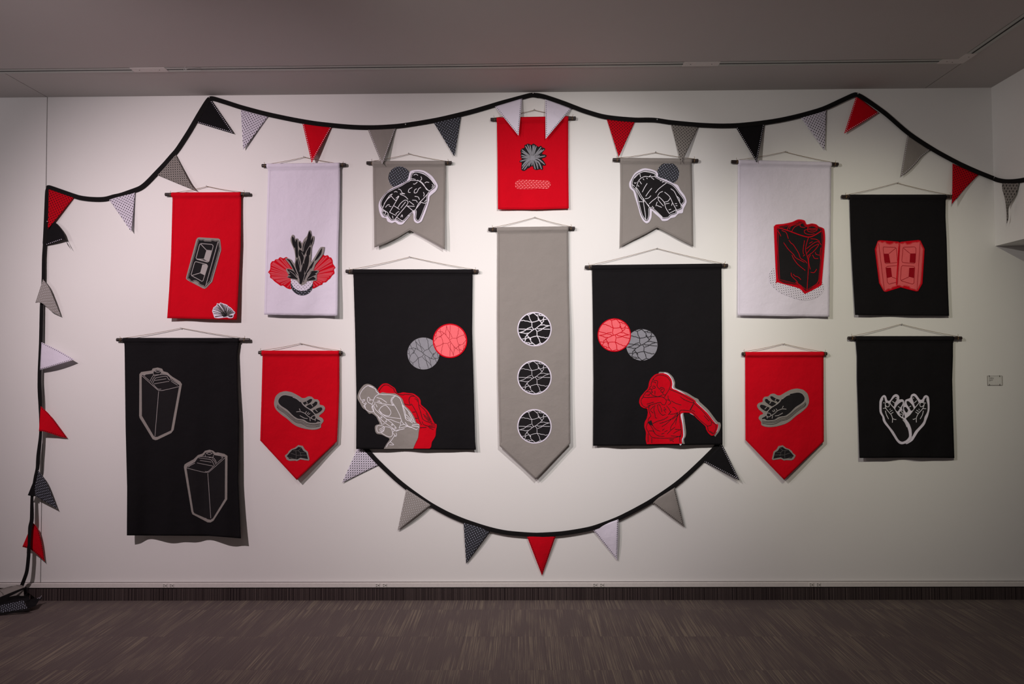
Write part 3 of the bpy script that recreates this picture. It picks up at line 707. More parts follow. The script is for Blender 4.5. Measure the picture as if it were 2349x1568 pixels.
# ---- foot-like hands and rocks
OUT = "200,125 310,103 430,125 540,180 640,238 700,235 760,205 830,215 880,260 950,270 985,320 990,370 1060,390 1095,440 1070,510 975,600 1040,640 1065,700 1015,770 1010,830 930,865 830,872 700,855 560,815 450,755 330,650 220,570 120,475 80,390 78,310 105,210 150,160"
SOLE = "310,180 390,195 470,215 540,250 610,310 650,370 700,415 800,480 870,540 915,600 930,650 1000,690 1000,720 950,715 900,740 760,730 680,680 620,665 540,650 450,590 340,480 220,400 165,340 160,280 200,215 250,185"
TOES = ("730,300 800,258 835,265 820,310 760,355 715,350 690,380 650,335 690,315", "715,415 770,370 850,355 900,310 940,320 930,370 880,410 800,460 750,440", "850,490 910,460 960,435 1020,425 1040,460 1000,510 910,555")
FLN = "520,515 600,510 690,545 750,600 830,650;580,450 600,495;590,590 680,640 745,650;700,545 725,505;740,560 765,520;760,570 795,545;790,640 800,700;640,340 720,420 830,490 900,580;875,590 830,610 830,650 880,670 910,640 905,600 875,590;900,660 895,700;450,225 520,250 600,315;820,360 850,405;900,470 945,515;720,310 745,345"
FST = "145,375 170,410 250,465 340,530 430,610 520,675 620,690 740,750 880,765 1000,750;135,395 165,435 250,490 340,555 430,635 520,700 620,720 740,775 880,785 1000,775;135,415 165,460 250,515 335,580 425,660 520,725 620,745 740,805 870,815 990,800"
ROCK = "560,1178 650,1195 690,1265 750,1310 785,1470 765,1490 690,1480 600,1465 530,1500 500,1490 380,1495 330,1470 292,1400 300,1380 350,1340 370,1300 420,1260 490,1235"
RIN = "560,1215 620,1225 660,1290 720,1330 755,1460 650,1440 600,1430 540,1465 450,1450 380,1455 330,1400 380,1340 440,1275 510,1255"
RLN = "510,1290 520,1380 515,1460;410,1340 510,1375;530,1385 640,1380 740,1385;460,1290 560,1290 620,1230;560,1290 600,1330 610,1400 640,1380;600,1330 690,1330;350,1420 440,1440"
for b, c, f, g in ((b_foot1, Crop(620, 885, 8.714), lambda q: q, lambda q: q),
                   (b_foot2, Crop(1735, 880, 8.708), lambda q: [(1050 - 1.018 * (x - 78), y - 10) for x, y in q], lambda q: [(785 - (x - 292) * .963, 1225 + (y - 1178) * .95) for x, y in q])):
    a, _ = b.patch(c(f(P(OUT))), 'grey', 'grey shape with a black foot-like hand')
    b.patch(c(f(P(SOLE))), 'ink', name='hand_shape', parent=a, lift=.0040)
    for q in TOES: b.patch(c(f(P(q))), 'ink', name='finger_shape', parent=a, lift=.0040)
    b.lines(a, [c(f(q)) for q in PL(FLN)], c.w(12), 'greyink')
    b.lines(a, [c(f(q)) for q in PL(FST)], c.w(8), 'ink', lift=.0048, name='sole_lines')
    b.lines(a, [inset(c(f(P(SOLE))), 0)], c.w(7), 'greyink', lift=.0048, closed=(0,), name='contour_line')
    a, _ = b.patch(c(g(P(ROCK))), 'grey', 'small grey-edged black rock', closed_smooth=False)
    b.patch(c(g(P(RIN))), 'ink', name='rock_shape', parent=a, lift=.0040, closed_smooth=False)
    b.lines(a, [c(g(q)) for q in PL(RLN)], c.w(8), 'darkgrey', smooth=False)

# ---- cupped hands
b = b_hands; c = Crop(2010, 890, 11.615)
a, _ = b.patch(c("755,380 780,310 850,280 900,260 930,180 1000,142 1070,175 1170,305 1230,290 1270,215 1330,183 1395,225 1415,330 1420,560 1380,740 1340,840 1280,980 1120,1160 980,1380 850,1470 780,1475 700,1300 720,900 760,760 720,600 720,470"), 'white', 'white outlined right hand of the cupped pair')
b.patch(c("1355,380 1370,470 1360,620 1290,760 1260,880 1180,990 1040,1140 950,1290 940,1100 880,940 800,830 800,790 900,700 1010,560 1140,400 1230,370 1270,370 1290,290 1340,240 1335,310"), 'ink', name='hand_shape', parent=a, lift=.0040)
for q in ("970,215 1010,210 1060,260 1130,390 1040,490 1000,380 960,260", "810,350 860,345 920,400 960,450 1000,550 930,600 880,520 820,430", "740,510 790,500 850,580 850,640 800,650 750,580"): b.patch(c(q), 'ink', name='finger_shape', parent=a, lift=.0040)
b.lines(a, c.many("1255,600 1230,710 1170,820;1280,430 1240,540 1120,680 1070,790 1070,910;975,825 1010,825 1045,800;1160,440 1180,390 1230,380 1275,400 1270,450 1220,490 1180,490 1160,440;1230,540 1330,545;1280,385 1325,400;1130,550 1155,580;1070,580 1130,620;1045,630 1110,675;1015,390 1080,330;880,500 930,470;975,260 1005,262;1140,390 1010,550 900,700 790,790;850,600 840,640 800,660;835,690 880,670"), c.w(17), 'whiteink')
a, _ = b.patch(c("85,400 95,320 140,230 205,180 260,215 300,325 365,325 450,195 530,157 590,185 615,240 615,300 690,293 740,335 740,420 690,500 690,560 720,620 735,700 720,770 800,830 880,960 930,1090 948,1250 900,1380 800,1460 690,1492 610,1470 540,1400 450,1260 340,1090 220,940 175,850 160,760 90,630"), 'white', 'white outlined left hand of the cupped pair', lift=.0060)
b.patch(c("150,380 185,300 185,245 215,250 250,370 350,400 480,540 600,710 700,800 790,930 860,1140 870,1290 800,1380 700,1425 620,1395 560,1320 460,1150 340,1000 250,870 215,760 150,620"), 'ink', name='hand_shape', parent=a, lift=.0068)
for q in ("380,390 440,290 510,225 550,250 540,320 490,400 470,490", "505,550 560,450 640,380 700,360 700,420 640,520 590,600 560,620", "620,660 640,620 690,590 720,640 700,700 690,770 640,720"): b.patch(c(q), 'ink', name='finger_shape', parent=a, lift=.0068)
b.lines(a, c.many("245,600 270,700 330,820;240,450 260,540 340,640 400,710 435,810 430,915;450,810 490,830 535,835;245,440 240,400 290,375 345,420 340,480 300,498 250,460 240,430;180,540 230,530 270,545;190,395 220,380;360,570 380,550;370,620 430,585;395,680 455,635;430,345 500,400;580,485 640,520;515,265 545,285;360,400 490,550 590,710 700,800;705,835 770,920 820,1035;665,610 690,650 725,665;630,680 680,700"), c.w(17), 'whiteink', lift=.0078)

# ---- pink cinder blocks
b = b_pink; c = Crop(2000, 540, 11.2)
for outer, body, fills, ln, lf, lab in (
    ("75,350 150,140 190,122 240,122 680,155 715,180 700,700 740,1330 380,1440 330,1443 295,1415 185,1215", "125,360 165,170 220,165 260,195 340,170 380,215 460,235 530,215 570,185 620,215 680,205 690,250 650,1280 520,1320 490,1360 410,1360 330,1410 305,1370 225,1210",
     ("305,465 435,465 475,700 340,700", "360,830 490,825 520,1060 390,1090"), "175,200 320,1400;300,290 600,300 630,340 660,690;300,290 290,340 330,690 370,720 650,690;610,325 440,465;360,820 400,790 640,770;360,820 400,1200 440,1245 620,1200;520,1065 620,1105", .0032, 'left pink cinder block with red outline'),
    ("710,190 740,160 1200,112 1250,130 1355,345 1300,1230 1190,1425 1140,1435 740,1330 650,1300 620,1250 625,1130 680,300 700,210", "730,215 800,220 850,190 900,235 990,225 1050,190 1120,180 1160,185 1220,165 1310,350 1245,1215 1160,1400 1100,1370 1000,1350 960,1300 830,1275 780,1305 720,1270 665,1270 670,1200",
     ("985,460 1125,460 1110,700 970,690", "960,830 1095,825 1080,1090 945,1055"), "1240,190 1215,550 1190,950 1160,1390;800,310 830,295 1100,290 1135,330 1115,690 1080,715 790,690 770,650 800,310;810,320 980,460;790,770 1080,790 1105,830 1080,1220 1040,1245 760,1165 735,1120 755,800 790,770;755,1150 950,1060;720,240 695,560 665,1240", .0060, 'right pink cinder block with red outline')):
    a, _ = b.patch(c(outer), 'red', lab, lift=lf, closed_smooth=False)
    b.patch(c(body), 'rose', name='block_shape', parent=a, lift=lf + .0008, closed_smooth=False)
    for q in fills: b.patch(c(q), 'darkred', name='block_inside', parent=a, lift=lf + .0013, closed_smooth=False)
    b.lines(a, c.many(ln), c.w(11), 'darkred', lift=lf + .0018, smooth=False)
    b.lines(a, [inset(dense(c(body), True, 2), -c.w(14))], c.w(6), 'rose', lift=lf + .0012, closed=(0,), name='contour_line')

# ---- crushed canister
b = b_crush; c = Crop(1760, 495, 7.84)
b.patch(c("150,930 70,980 25,1100 60,1220 200,1360 400,1450 600,1510 740,1515 900,1460 1000,1370 1015,1260 980,1170 900,1000 400,900"), 'p_wf', 'white printed oval under the crushed canister', uvs=lattice(1763, 612, -.15, 5.3))
a, _ = b.patch(c("125,190 160,155 300,140 440,110 560,62 670,80 710,150 800,135 880,150 930,190 1000,215 1030,260 1040,480 985,1160 960,1250 700,1390 660,1385 610,1330 540,1290 180,1190 160,1160 120,260"), 'red', 'crushed black canister with a red border', lift=.0056)
body = c("190,215 400,165 560,105 650,120 690,185 740,180 800,165 880,190 960,220 990,280 1000,500 930,1180 920,1215 710,1345 640,1290 560,1240 215,1150 185,600")
b.patch(body, 'ink', name='canister_shape', parent=a, lift=.0064)
b.lines(a, [inset(dense(body, True, 2), -c.w(13)), inset(dense(body, True, 2), c.w(10))], [c.w(6), c.w(10)], 'darkred', lift=.0070, closed=(0, 1), name='contour_line')
b.lines(a, c.many("190,210 350,255 740,380 975,270"), c.w(17), 'red', lift=.0074, name='edge_line')
b.lines(a, c.many("740,390 690,600 740,850 715,1340;180,260 220,310 245,365;260,260 330,290 355,330 380,410;390,435 430,490 470,520 560,660 600,760 680,810 715,850;295,480 380,600 470,690 510,750 600,800 670,835;445,700 470,760 550,870 685,980;670,440 645,620 655,690;645,725 680,695;430,1020 440,1080 520,1160 550,1200;465,1045 500,1080 560,1100 605,1145;705,590 850,480 920,465 970,520;705,680 800,570 920,505 900,560 820,650 740,710 720,760;780,410 880,420 945,460;755,495 815,460;865,650 880,690 940,705;815,700 850,760 915,765;780,700 745,760 750,860 775,960;780,1010 840,1020 890,955;965,570 950,680 960,780;810,1280 890,1220 930,1150;510,1190 620,1260;730,195 810,180 890,200 890,260 810,290 730,270 730,195;730,215 810,230 890,215;730,240 810,255 890,240;735,240 670,260 680,310 760,335 850,320;360,250 400,180 560,115;400,240 430,180 640,125;440,280 490,200 600,150;590,160 600,195 680,210"), c.w(10), 'red', lift=.0072)

# ---- plant with fans
b = b_plant; c = Crop(600, 520, 9.221)
for outl, hub, rim, lab in (("545,650 510,640 460,665 400,640 370,655 350,680 290,690 270,720 220,730 190,780 185,850 175,910 140,960 180,1010 180,1070 230,1110 280,1160 350,1210 400,1245 450,1240 540,1300 630,1310 700,1200 700,900 620,760", (730, 1070),
      "395,660 310,700 240,750 205,800 200,860 195,910 160,965 200,1010 205,1060 250,1100 300,1140 360,1175 410,1210 470,1225 545,1280 610,1290 480,700 340,690 225,770 195,960 215,1085 330,1160", 'left red fan with pale ribs'),
     ("1290,585 1340,610 1400,600 1430,640 1470,650 1500,710 1510,780 1560,860 1530,900 1540,980 1490,1030 1450,1090 1410,1120 1360,1170 1300,1180 1280,1220 1220,1240 1150,1280 1080,1300 1050,1200 1050,900 1200,700", (985, 1050),
      "1385,630 1450,670 1480,720 1495,780 1540,860 1510,905 1515,970 1470,1020 1430,1060 1390,1100 1340,1150 1280,1170 1250,1205 1190,1240 1120,1265 1320,640 1470,700 1520,880 1490,1000 1370,1130", 'right red fan with pale ribs')):
    a, _ = b.patch(c(outl), 'red', lab, step=1.5)
    bm = bmesh.new()
    for i, tpt in enumerate(P(rim)):
        m = ((hub[0] + tpt[0]) / 2, (hub[1] + tpt[1]) / 2 - 6); q = crom(c([hub, m, tpt]), False, 2); n = len(q)
        ribbon(bm, q, [c.w(6 + 22 * (k / (n - 1)) ** .8 * (1 if k < n - 1 else .5)) for k in range(n)], .0040 + .00003 * i, b.D)
    bm_obj('fan_ribs', bm, MAT['fan'], a)
b.patch(circle(*c([(850, 1210)])[0], c.w(236)), 'p_bw', 'black printed disc under the leaves', lift=.0056, uvs=lattice(667, 640, .75, 5.6))
b.patch(circle(*c([(855, 1120)])[0], c.w(236)), 'p_wf', 'white printed bowl shape', lift=.0066, uvs=lattice(668, 630, .8, 5.6))
a, _ = b.patch(c("640,180 670,165 690,200 700,260 740,240 765,250 765,290 810,290 850,350 900,260 960,190 1000,85 1035,80 1060,195 1100,190 1110,230 1095,330 1060,430 1050,600 1040,750 1130,620 1240,440 1320,425 1330,440 1300,580 1200,720 1140,800 1100,920 1160,915 1215,935 1170,1010 1160,1130 1080,1140 980,1150 930,1200 860,1235 790,1200 740,1140 600,1090 540,1060 570,1020 540,960 515,900 560,880 650,890 560,760 500,680 530,660 620,690 690,780 710,650 690,500 620,320 615,240"), 'grey', 'grey-edged bunch of black leaves', lift=.0078, step=1.5)
for q in ("650,200 690,250 720,350 700,450 660,380 640,280", "725,270 755,300 770,500 770,650 730,640 710,450", "790,310 830,350 845,430 820,460 785,400", "1005,95 1040,150 1050,200 1020,400 950,500 900,600 870,560 870,420 900,330 960,250", "1080,215 1085,300 1040,400 1040,300",
          "940,620 1000,590 1000,750 960,900 920,990 900,760", "770,650 810,750 820,900 840,1050 850,1200 800,1190 770,1000 720,850 720,750", "870,760 910,830 900,1000 880,1100 850,1180 830,950", "1275,450 1260,570 1180,680 1120,720 1180,600", "1110,720 1070,850 980,960 910,1040 1000,870",
          "530,680 610,710 690,830 750,950 780,1060 700,950 600,760", "540,900 620,910 700,960 740,1050 760,1110 700,1100 620,1090 550,1060 620,1040 560,1010 600,980", "1040,950 1100,930 1190,945 1130,990 1160,1010 1100,1050 1130,1080 1140,1110 1050,1130 960,1130 1000,1030",
          "800,480 860,520 900,640 890,740 850,820 815,700 780,560", "1010,430 1040,440 1020,590 960,610 950,540", "900,1010 960,990 940,1080 880,1170"):
    b.patch(c(q), 'ink', name='leaf_shape', parent=a, lift=.0086, step=1.5)
b.lines(a, c.many("850,540 900,650 870,780 830,930;800,620 830,800 800,950;965,240 900,400 880,520;960,500 905,650;760,650 790,780 830,950;700,830 770,1000 790,1150;1000,870 920,1000 880,1150;1040,880 960,1020 900,1150;600,690 700,850 760,1000;1050,960 980,1060 900,1150;740,1000 790,1090 800,1180;1020,400 960,500 930,600;590,930 680,1000 750,1080;1150,1020 1060,1060 980,1110"), c.w(8), 'greyink', lift=.0092)

# ---- two bent figures
b = b_bent; c = Crop(810, 870, 9.225)
a, _ = b.patch(c("680,80 740,90 830,145 890,190 940,290 1060,270 1160,285 1280,300 1390,380 1430,450 1440,530 1560,640 1640,760 1720,920 1760,940 1770,990 1755,1060 1740,1200 1670,1320 1650,1420 1620,1460 1620,1460 1200,1460 1200,1460 900,700 560,280 525,210 560,150 620,95"), 'red', 'red bent figure behind the grey one')
b.lines(a, c.many("550,245 580,190 650,120 730,115 800,160 860,200 870,240 930,300;940,310 1060,325 1100,310 1250,325 1290,350 1370,420 1390,560 1430,700 1470,830 1540,880 1600,900 1640,920;1290,350 1210,360 1180,430 1200,520 1230,540;1080,515 1210,545;1230,510 1300,620 1350,720 1400,870 1450,960;1400,540 1520,650 1600,770 1670,930;1480,730 1560,800 1640,900;1500,770 1600,880;1540,710 1620,850;1640,940 1740,940;1600,980 1750,980;1590,1000 1740,1020;1610,1020 1700,1060;1300,400 1350,430 1360,470;1410,1020 1550,1010;1250,690 1320,685;1310,820 1370,820;1460,890 1490,950 1600,990"), c.w(11), 'ink')
a, _ = b.patch(c("300,92 380,110 460,160 530,240 560,290 620,270 700,285 780,290 900,300 1000,370 1050,430 1090,540 1200,650 1290,790 1340,910 1400,950 1410,1000 1390,1100 1370,1240 1310,1370 1270,1465 1270,1465 650,1465 650,1465 700,1370 770,1260 690,1210 600,1165 510,1150 470,1100 460,1000 490,960 560,935 520,850 490,790 400,720 340,725 270,650 200,600 140,490 95,410 95,330 140,220 220,120"), 'grey', 'grey bent figure drawn in white lines', lift=.0060)
ring = ";".join(" ".join(f"{x + 14 * math.cos(t * .785):.0f},{y + 14 * math.sin(t * .785):.0f}" for t in range(9)) for x, y in ((600, 800), (700, 885), (825, 960), (895, 1025)))
b.lines(a, c.many("430,160 330,130 270,150 190,230 140,330 150,390 180,440 235,420 240,450 190,470 220,500 260,520 225,560 260,600 280,640 370,685 430,670 400,600 400,560;330,135 470,200 490,250 550,300;320,370 300,420 320,480 370,510 400,520 430,440 360,430;320,370 355,400 350,460;260,480 280,510 250,540 260,600;430,440 470,360 550,310 650,320 760,320 900,345 990,400 1030,500 1100,680 1120,840 1200,880 1260,920;900,350 830,380 800,450 830,530 860,530;870,370 820,440 850,520;850,510 920,620 990,760 1040,900 1100,960 1200,1010;1050,540 1150,650 1230,750 1310,920;1040,540 1080,700 1110,830;500,380 600,410 715,490;490,480 600,510 680,520 700,530;510,455 560,470 610,500;545,435 560,460;680,520 860,550;540,660 600,580 690,545 780,640 800,710 760,770 690,760 600,720 550,660;560,660 620,730 690,780;400,520 430,620 450,700 530,780 620,870 720,950 830,1020 900,1080;440,560 480,640 590,740 700,830 820,920 920,1030;400,590 460,510 460,470;480,520 510,585;690,780 790,800 900,815 1010,830;700,850 800,850 880,885 990,920;1015,870 1000,960 970,1030;970,1030 1060,1010 1150,990;1010,970 1080,950 1150,990 1250,1020;900,1100 1000,1060 1090,1040;880,1080 1060,1050;1250,960 1380,945 1390,970;1240,980 1390,1000 1380,1020;1230,1010 1340,1060 1360,1040;1120,740 1200,820 1280,900;1130,800 1230,880;1170,700 1250,850;1100,900 1160,980 1240,1010;510,975 500,1040 520,1110 600,1120 650,1080 660,1010 620,980 520,975;550,1060 650,1000;560,1090 660,1030;580,1110 650,1070;600,1130 700,1190 780,1215 830,1180 830,1100 800,1030 720,1000 660,1000;820,1030 870,1080 830,1130 880,1170 850,1230 790,1310 740,1360 705,1430;910,1130 920,1180 880,1195 920,1205;790,1320 860,1380 770,1380;530,790 560,850 590,900 610,960;620,945 670,935;" + ring), c.w(12), 'whiteink', lift=.0070)

# ---- throwing figure
b = b_throw; c = Crop(1455, 840, 8.252)
b.patch(c("460,130 540,105 640,120 730,200 770,300 775,400 900,460 1000,500 1130,580 1210,620 1240,670 1400,820 1570,1040 1620,1060 1640,1120 1610,1220 1550,1300 1500,1300 1100,860 940,880 950,1000 980,1230 970,1330 940,1380 955,1465 955,1465 880,1465 880,1465 700,800 500,400"), 'grey', 'grey backing behind the red throwing figure')
b.patch(c("560,125 650,150 715,240 745,330 745,410 880,470 1010,560 1140,630 1180,680 1370,860 1530,1060 1590,1110 1590,1170 1550,1240 1400,1100 1000,860 915,880 930,1100 950,1300 920,1380 910,1440 900,1463 900,1463 850,1463 700,900 500,300"), 'white', 'thin white layer behind the red throwing figure', lift=.0054)
a, _ = b.patch(c("490,130 560,130 640,165 700,240 720,330 715,410 800,450 920,510 1040,570 1150,640 1180,690 1380,880 1530,1070 1585,1100 1580,1170 1545,1250 1510,1300 1460,1310 1400,1260 1360,1190 1340,1130 1200,1000 1080,890 940,875 880,900 880,960 910,1100 925,1300 900,1380 905,1462 905,1462 235,1470 235,1470 215,1380 220,1250 190,1140 200,1050 235,980 255,880 240,800 180,790 120,750 92,680 110,590 170,510 250,420 270,360 280,300 320,220 400,150"), 'red', 'red throwing figure drawn in dark lines', lift=.0076)
b.lines(a, c.many("360,230 340,270 320,330 320,370 290,400 310,430 340,430 320,470 350,480 345,490 320,500 330,530 360,550 450,570 530,540;360,235 430,170 530,165 620,200 680,280 680,370 650,450 600,530 560,590;360,240 375,265 440,275 430,370 480,430 500,400 550,405 570,440 550,480 520,490 500,460 520,430 545,430;540,480 545,530 590,540;345,290 400,300 395,320;345,375 380,370 400,400 370,415 340,395;390,460 390,530;170,580 250,590 400,575 520,575 590,620 605,660 580,720 530,720 490,680 350,715 250,745;170,580 135,620 130,680 160,740 210,770 270,765 300,740;235,715 370,675;160,580 210,500 300,420;225,480 290,480 310,510 270,530;210,540 290,545;670,435 760,470 900,530 1000,590 1130,660 1125,690 1300,850 1460,1040 1540,1100 1545,1170 1510,1260 1480,1270 1400,1210 1380,1130 1250,1020 1090,860 960,830 880,830 850,870;870,570 950,630 1100,690 1130,690 1060,830;1110,720 1050,830;1320,930 1415,1035;1460,1050 1450,1110 1400,1125 1380,1125;1080,820 1150,855;1430,1220 1490,1260;275,750 280,850 300,900 310,940 270,990 260,1050 225,1150 260,1230 340,1340 550,1360 750,1350 890,1310;850,870 860,1000 880,1150 890,1250 860,1350 860,1430;390,730 370,820 390,900 400,970 430,975;300,820 370,750;300,830 360,885;440,720 450,800 480,870 530,920 590,910;460,710 500,770 520,860;560,770 600,820 560,820 600,880;610,740 660,810 680,860 640,915;640,550 640,600 680,660;610,630 660,640 690,690 640,730;700,650 790,700 890,730;720,765 770,790 800,830;700,850 660,900 740,900 830,870;350,1080 430,1040 560,1000 640,950;480,1080 600,1040 720,980 820,880;520,1140 600,1090 700,1000;820,890 800,1000 780,1100;830,920 770,1030 700,1130 680,1200;320,1020 350,1120 420,1200 490,1225;260,1060 330,1150 400,1280 490,1320 570,1320;270,1220 350,1220 390,1270;530,1210 570,1180;620,1280 700,1200 770,1150;770,1190 850,1190;740,1270 800,1230 880,1190;690,1310 880,1330;570,1240 630,1210;510,1280 570,1260;330,1350 330,1450;260,1270 260,1430;660,1385 750,1375;670,1410 720,1400 740,1430;870,880 720,1000"), c.w(10), 'ink', lift=.0086)
b.patch(c("320,1020 260,1060 300,1100 350,1120"), 'ink', name='dark_patch', parent=a, lift=.0086)

# ---- gloves
for b, c, cc, cr, outer, body, ln in (
    (b_glove1, Crop(830, 340, 6.273), (543, 422), 161,
     "690,340 740,315 830,310 910,330 1010,400 1085,510 1092,560 1060,620 980,690 970,750 930,880 900,960 860,1050 800,1078 750,1040 735,930 650,1020 590,1090 530,1095 480,1060 430,1075 370,1050 350,1005 290,990 255,920 240,830 255,760 310,680 380,610 460,560 550,520 640,470 665,430",
     "715,365 760,335 830,335 900,355 1000,440 1060,530 1050,570 985,620 950,680 940,780 900,880 870,960 830,1040 790,1045 765,1000 770,900 700,950 600,1050 550,1060 490,1030 430,1040 390,1000 370,970 330,985 290,930 290,870 265,810 280,740 350,640 450,580 560,530 640,480 690,455",
     "690,460 800,465 850,480 890,520 930,590 980,610;800,455 860,500 900,545 960,610;745,385 780,372 808,390;850,405 862,440 840,465;700,440 740,440 775,450;905,500 930,485 968,492;1010,520 1030,545 1005,560;740,510 760,515 800,485;725,562 680,590 670,630 700,635;850,562 820,580 790,635 755,640 760,600 790,580;885,630 898,660 888,690;525,585 560,600 580,640 620,655 550,650;550,660 620,690 665,735;465,630 490,620 512,632;440,655 400,680 340,770 300,860;440,660 420,680 490,750 530,685 490,720;535,690 400,920;420,690 370,730 320,800;340,850 370,815 400,810;390,830 425,840;460,825 545,880;400,920 490,965;515,860 560,790 620,745 660,760 650,810 500,990 480,1030;560,860 630,770;640,820 740,900;500,950 490,940 535,905;680,760 750,815;660,830 760,835;725,745 780,750 800,780;760,690 810,700 830,740;850,780 780,870 730,920;960,640 880,730 820,790 780,870;840,770 900,790 935,780;900,770 930,740;290,870 370,925 380,960;290,900 340,910 330,960;560,990 580,955 585,990;500,990 560,1030 600,1050;660,965 690,970;450,1010 440,970;700,870 745,905;720,350 800,345 900,375 1000,450 1050,540 990,600"),
    (b_glove2, Crop(1400, 340, 6.273), (832, 362), 158,
     "300,440 350,360 430,305 500,287 600,305 660,330 690,370 690,410 800,450 900,500 970,530 1010,600 1070,680 1098,760 1085,810 1055,870 1040,930 980,940 930,990 870,1005 820,1040 750,1045 710,1000 630,930 600,900 590,1000 560,1060 520,1078 470,1040 430,960 400,850 350,690 330,620 280,570 272,500",
     "320,440 370,370 440,335 500,315 600,330 655,360 660,410 760,460 880,510 940,560 1000,640 1060,720 1070,770 1030,820 1030,870 960,900 950,940 870,965 840,1000 760,1010 720,975 640,900 570,860 565,960 540,1035 505,1040 460,980 430,900 400,780 360,620 310,560 305,500",
     "345,430 420,360 500,335 650,370 655,410;425,365 435,415;380,550 400,480 440,430 500,405 560,410 640,405;370,560 400,600 450,690 500,760 570,860;360,560 430,700 490,770;310,515 350,550;345,490 355,505 375,490;560,405 585,385;590,420 630,450;470,435 485,455;520,425 535,440;420,470 450,515;400,530 412,552;530,505 495,560 460,630;598,572 550,630 510,690;585,680 550,715 500,725;810,495 700,580 650,640;755,620 710,640 680,685;780,630 850,690 900,790 960,900;870,580 920,620 960,700 1000,780 1030,830;960,690 990,720 1000,760;660,710 700,700 770,770 800,860 850,940;660,715 600,760 560,800;700,705 690,740 765,830;770,775 830,760 865,710;785,800 850,790;880,825 895,780;675,770 655,830;670,820 740,850;600,830 630,862;840,885 875,875;850,935 945,885;930,795 960,795;940,825 965,825;600,880 650,910 720,970 745,1000 735,970;405,765 480,770;480,720 480,800 500,920 510,1030;715,465 730,470;745,490 770,480;530,800 560,830")):
    b.patch(circle(*c([cc])[0], c.w(cr)), 'p_bw', 'black printed disc behind the glove', uvs=lattice(880, 380, -.62, 5.1))
    a, _ = b.patch(c(outer), 'white', 'black work glove with a white border', lift=.0056)
    bd = c(body)
    b.patch(bd, 'ink', name='glove_shape', parent=a, lift=.0064)
    b.lines(a, [inset(crom(bd, True, 2), c.w(12))], c.w(6.5), 'whiteink', lift=.0072, closed=(0,), smooth=False, name='contour_line')
    b.lines(a, c.many(ln), c.w(8.2), 'whiteink', lift=.0074)
# ================================================================== BUNTING
TW = 10.4   # tape width in photo pixels
def tape(parent, path, depth, name='tape', width=TW, label=None, wall=W):
    q = crom(path, False, 4)
    n = len(q); bm = bmesh.new(); secs = []
    for i, (x, y) in enumerate(q):
        a, b = q[max(i - 1, 0)], q[min(i + 1, n - 1)]; tx, ty = b[0] - a[0], b[1] - a[1]; l = math.hypot(tx, ty) or 1
        ww = (width(x, y) if callable(width) else width) / 2; nx, ny = -ty / l * ww, tx / l * ww; d = depth(x, y)
        th = .0016
        secs.append([bm.verts.new(wall(x - nx, y - ny, d + th)), bm.verts.new(wall(x, y, d + th + .0012)), bm.verts.new(wall(x + nx, y + ny, d + th)),
                     bm.verts.new(wall(x + nx, y + ny, d - th)), bm.verts.new(wall(x - nx, y - ny, d - th))])
    for s1, s2 in zip(secs, secs[1:]):
        for k in range(5): bm.faces.new((s1[k], s1[(k + 1) % 5], s2[(k + 1) % 5], s2[k]))
    bm.faces.new(secs[0]); bm.faces.new(secs[-1][::-1])
    bmesh.ops.recalc_face_normals(bm, faces=bm.faces[:])
    o = bm_obj(name, bm, MAT['tape'], parent)
    if label: o['label'] = label
    return o
def along(side, t):
    L = [math.dist(a, b) for a, b in zip(side, side[1:])]; tot = sum(L); d = t * tot
    for (a, b), l in zip(zip(side, side[1:]), L):
        if d <= l or (a, b) == (side[-2], side[-1]): 
            f = d / l if l else 0; return (a[0] + (b[0] - a[0]) * f, a[1] + (b[1] - a[1]) * f)
        d -= l
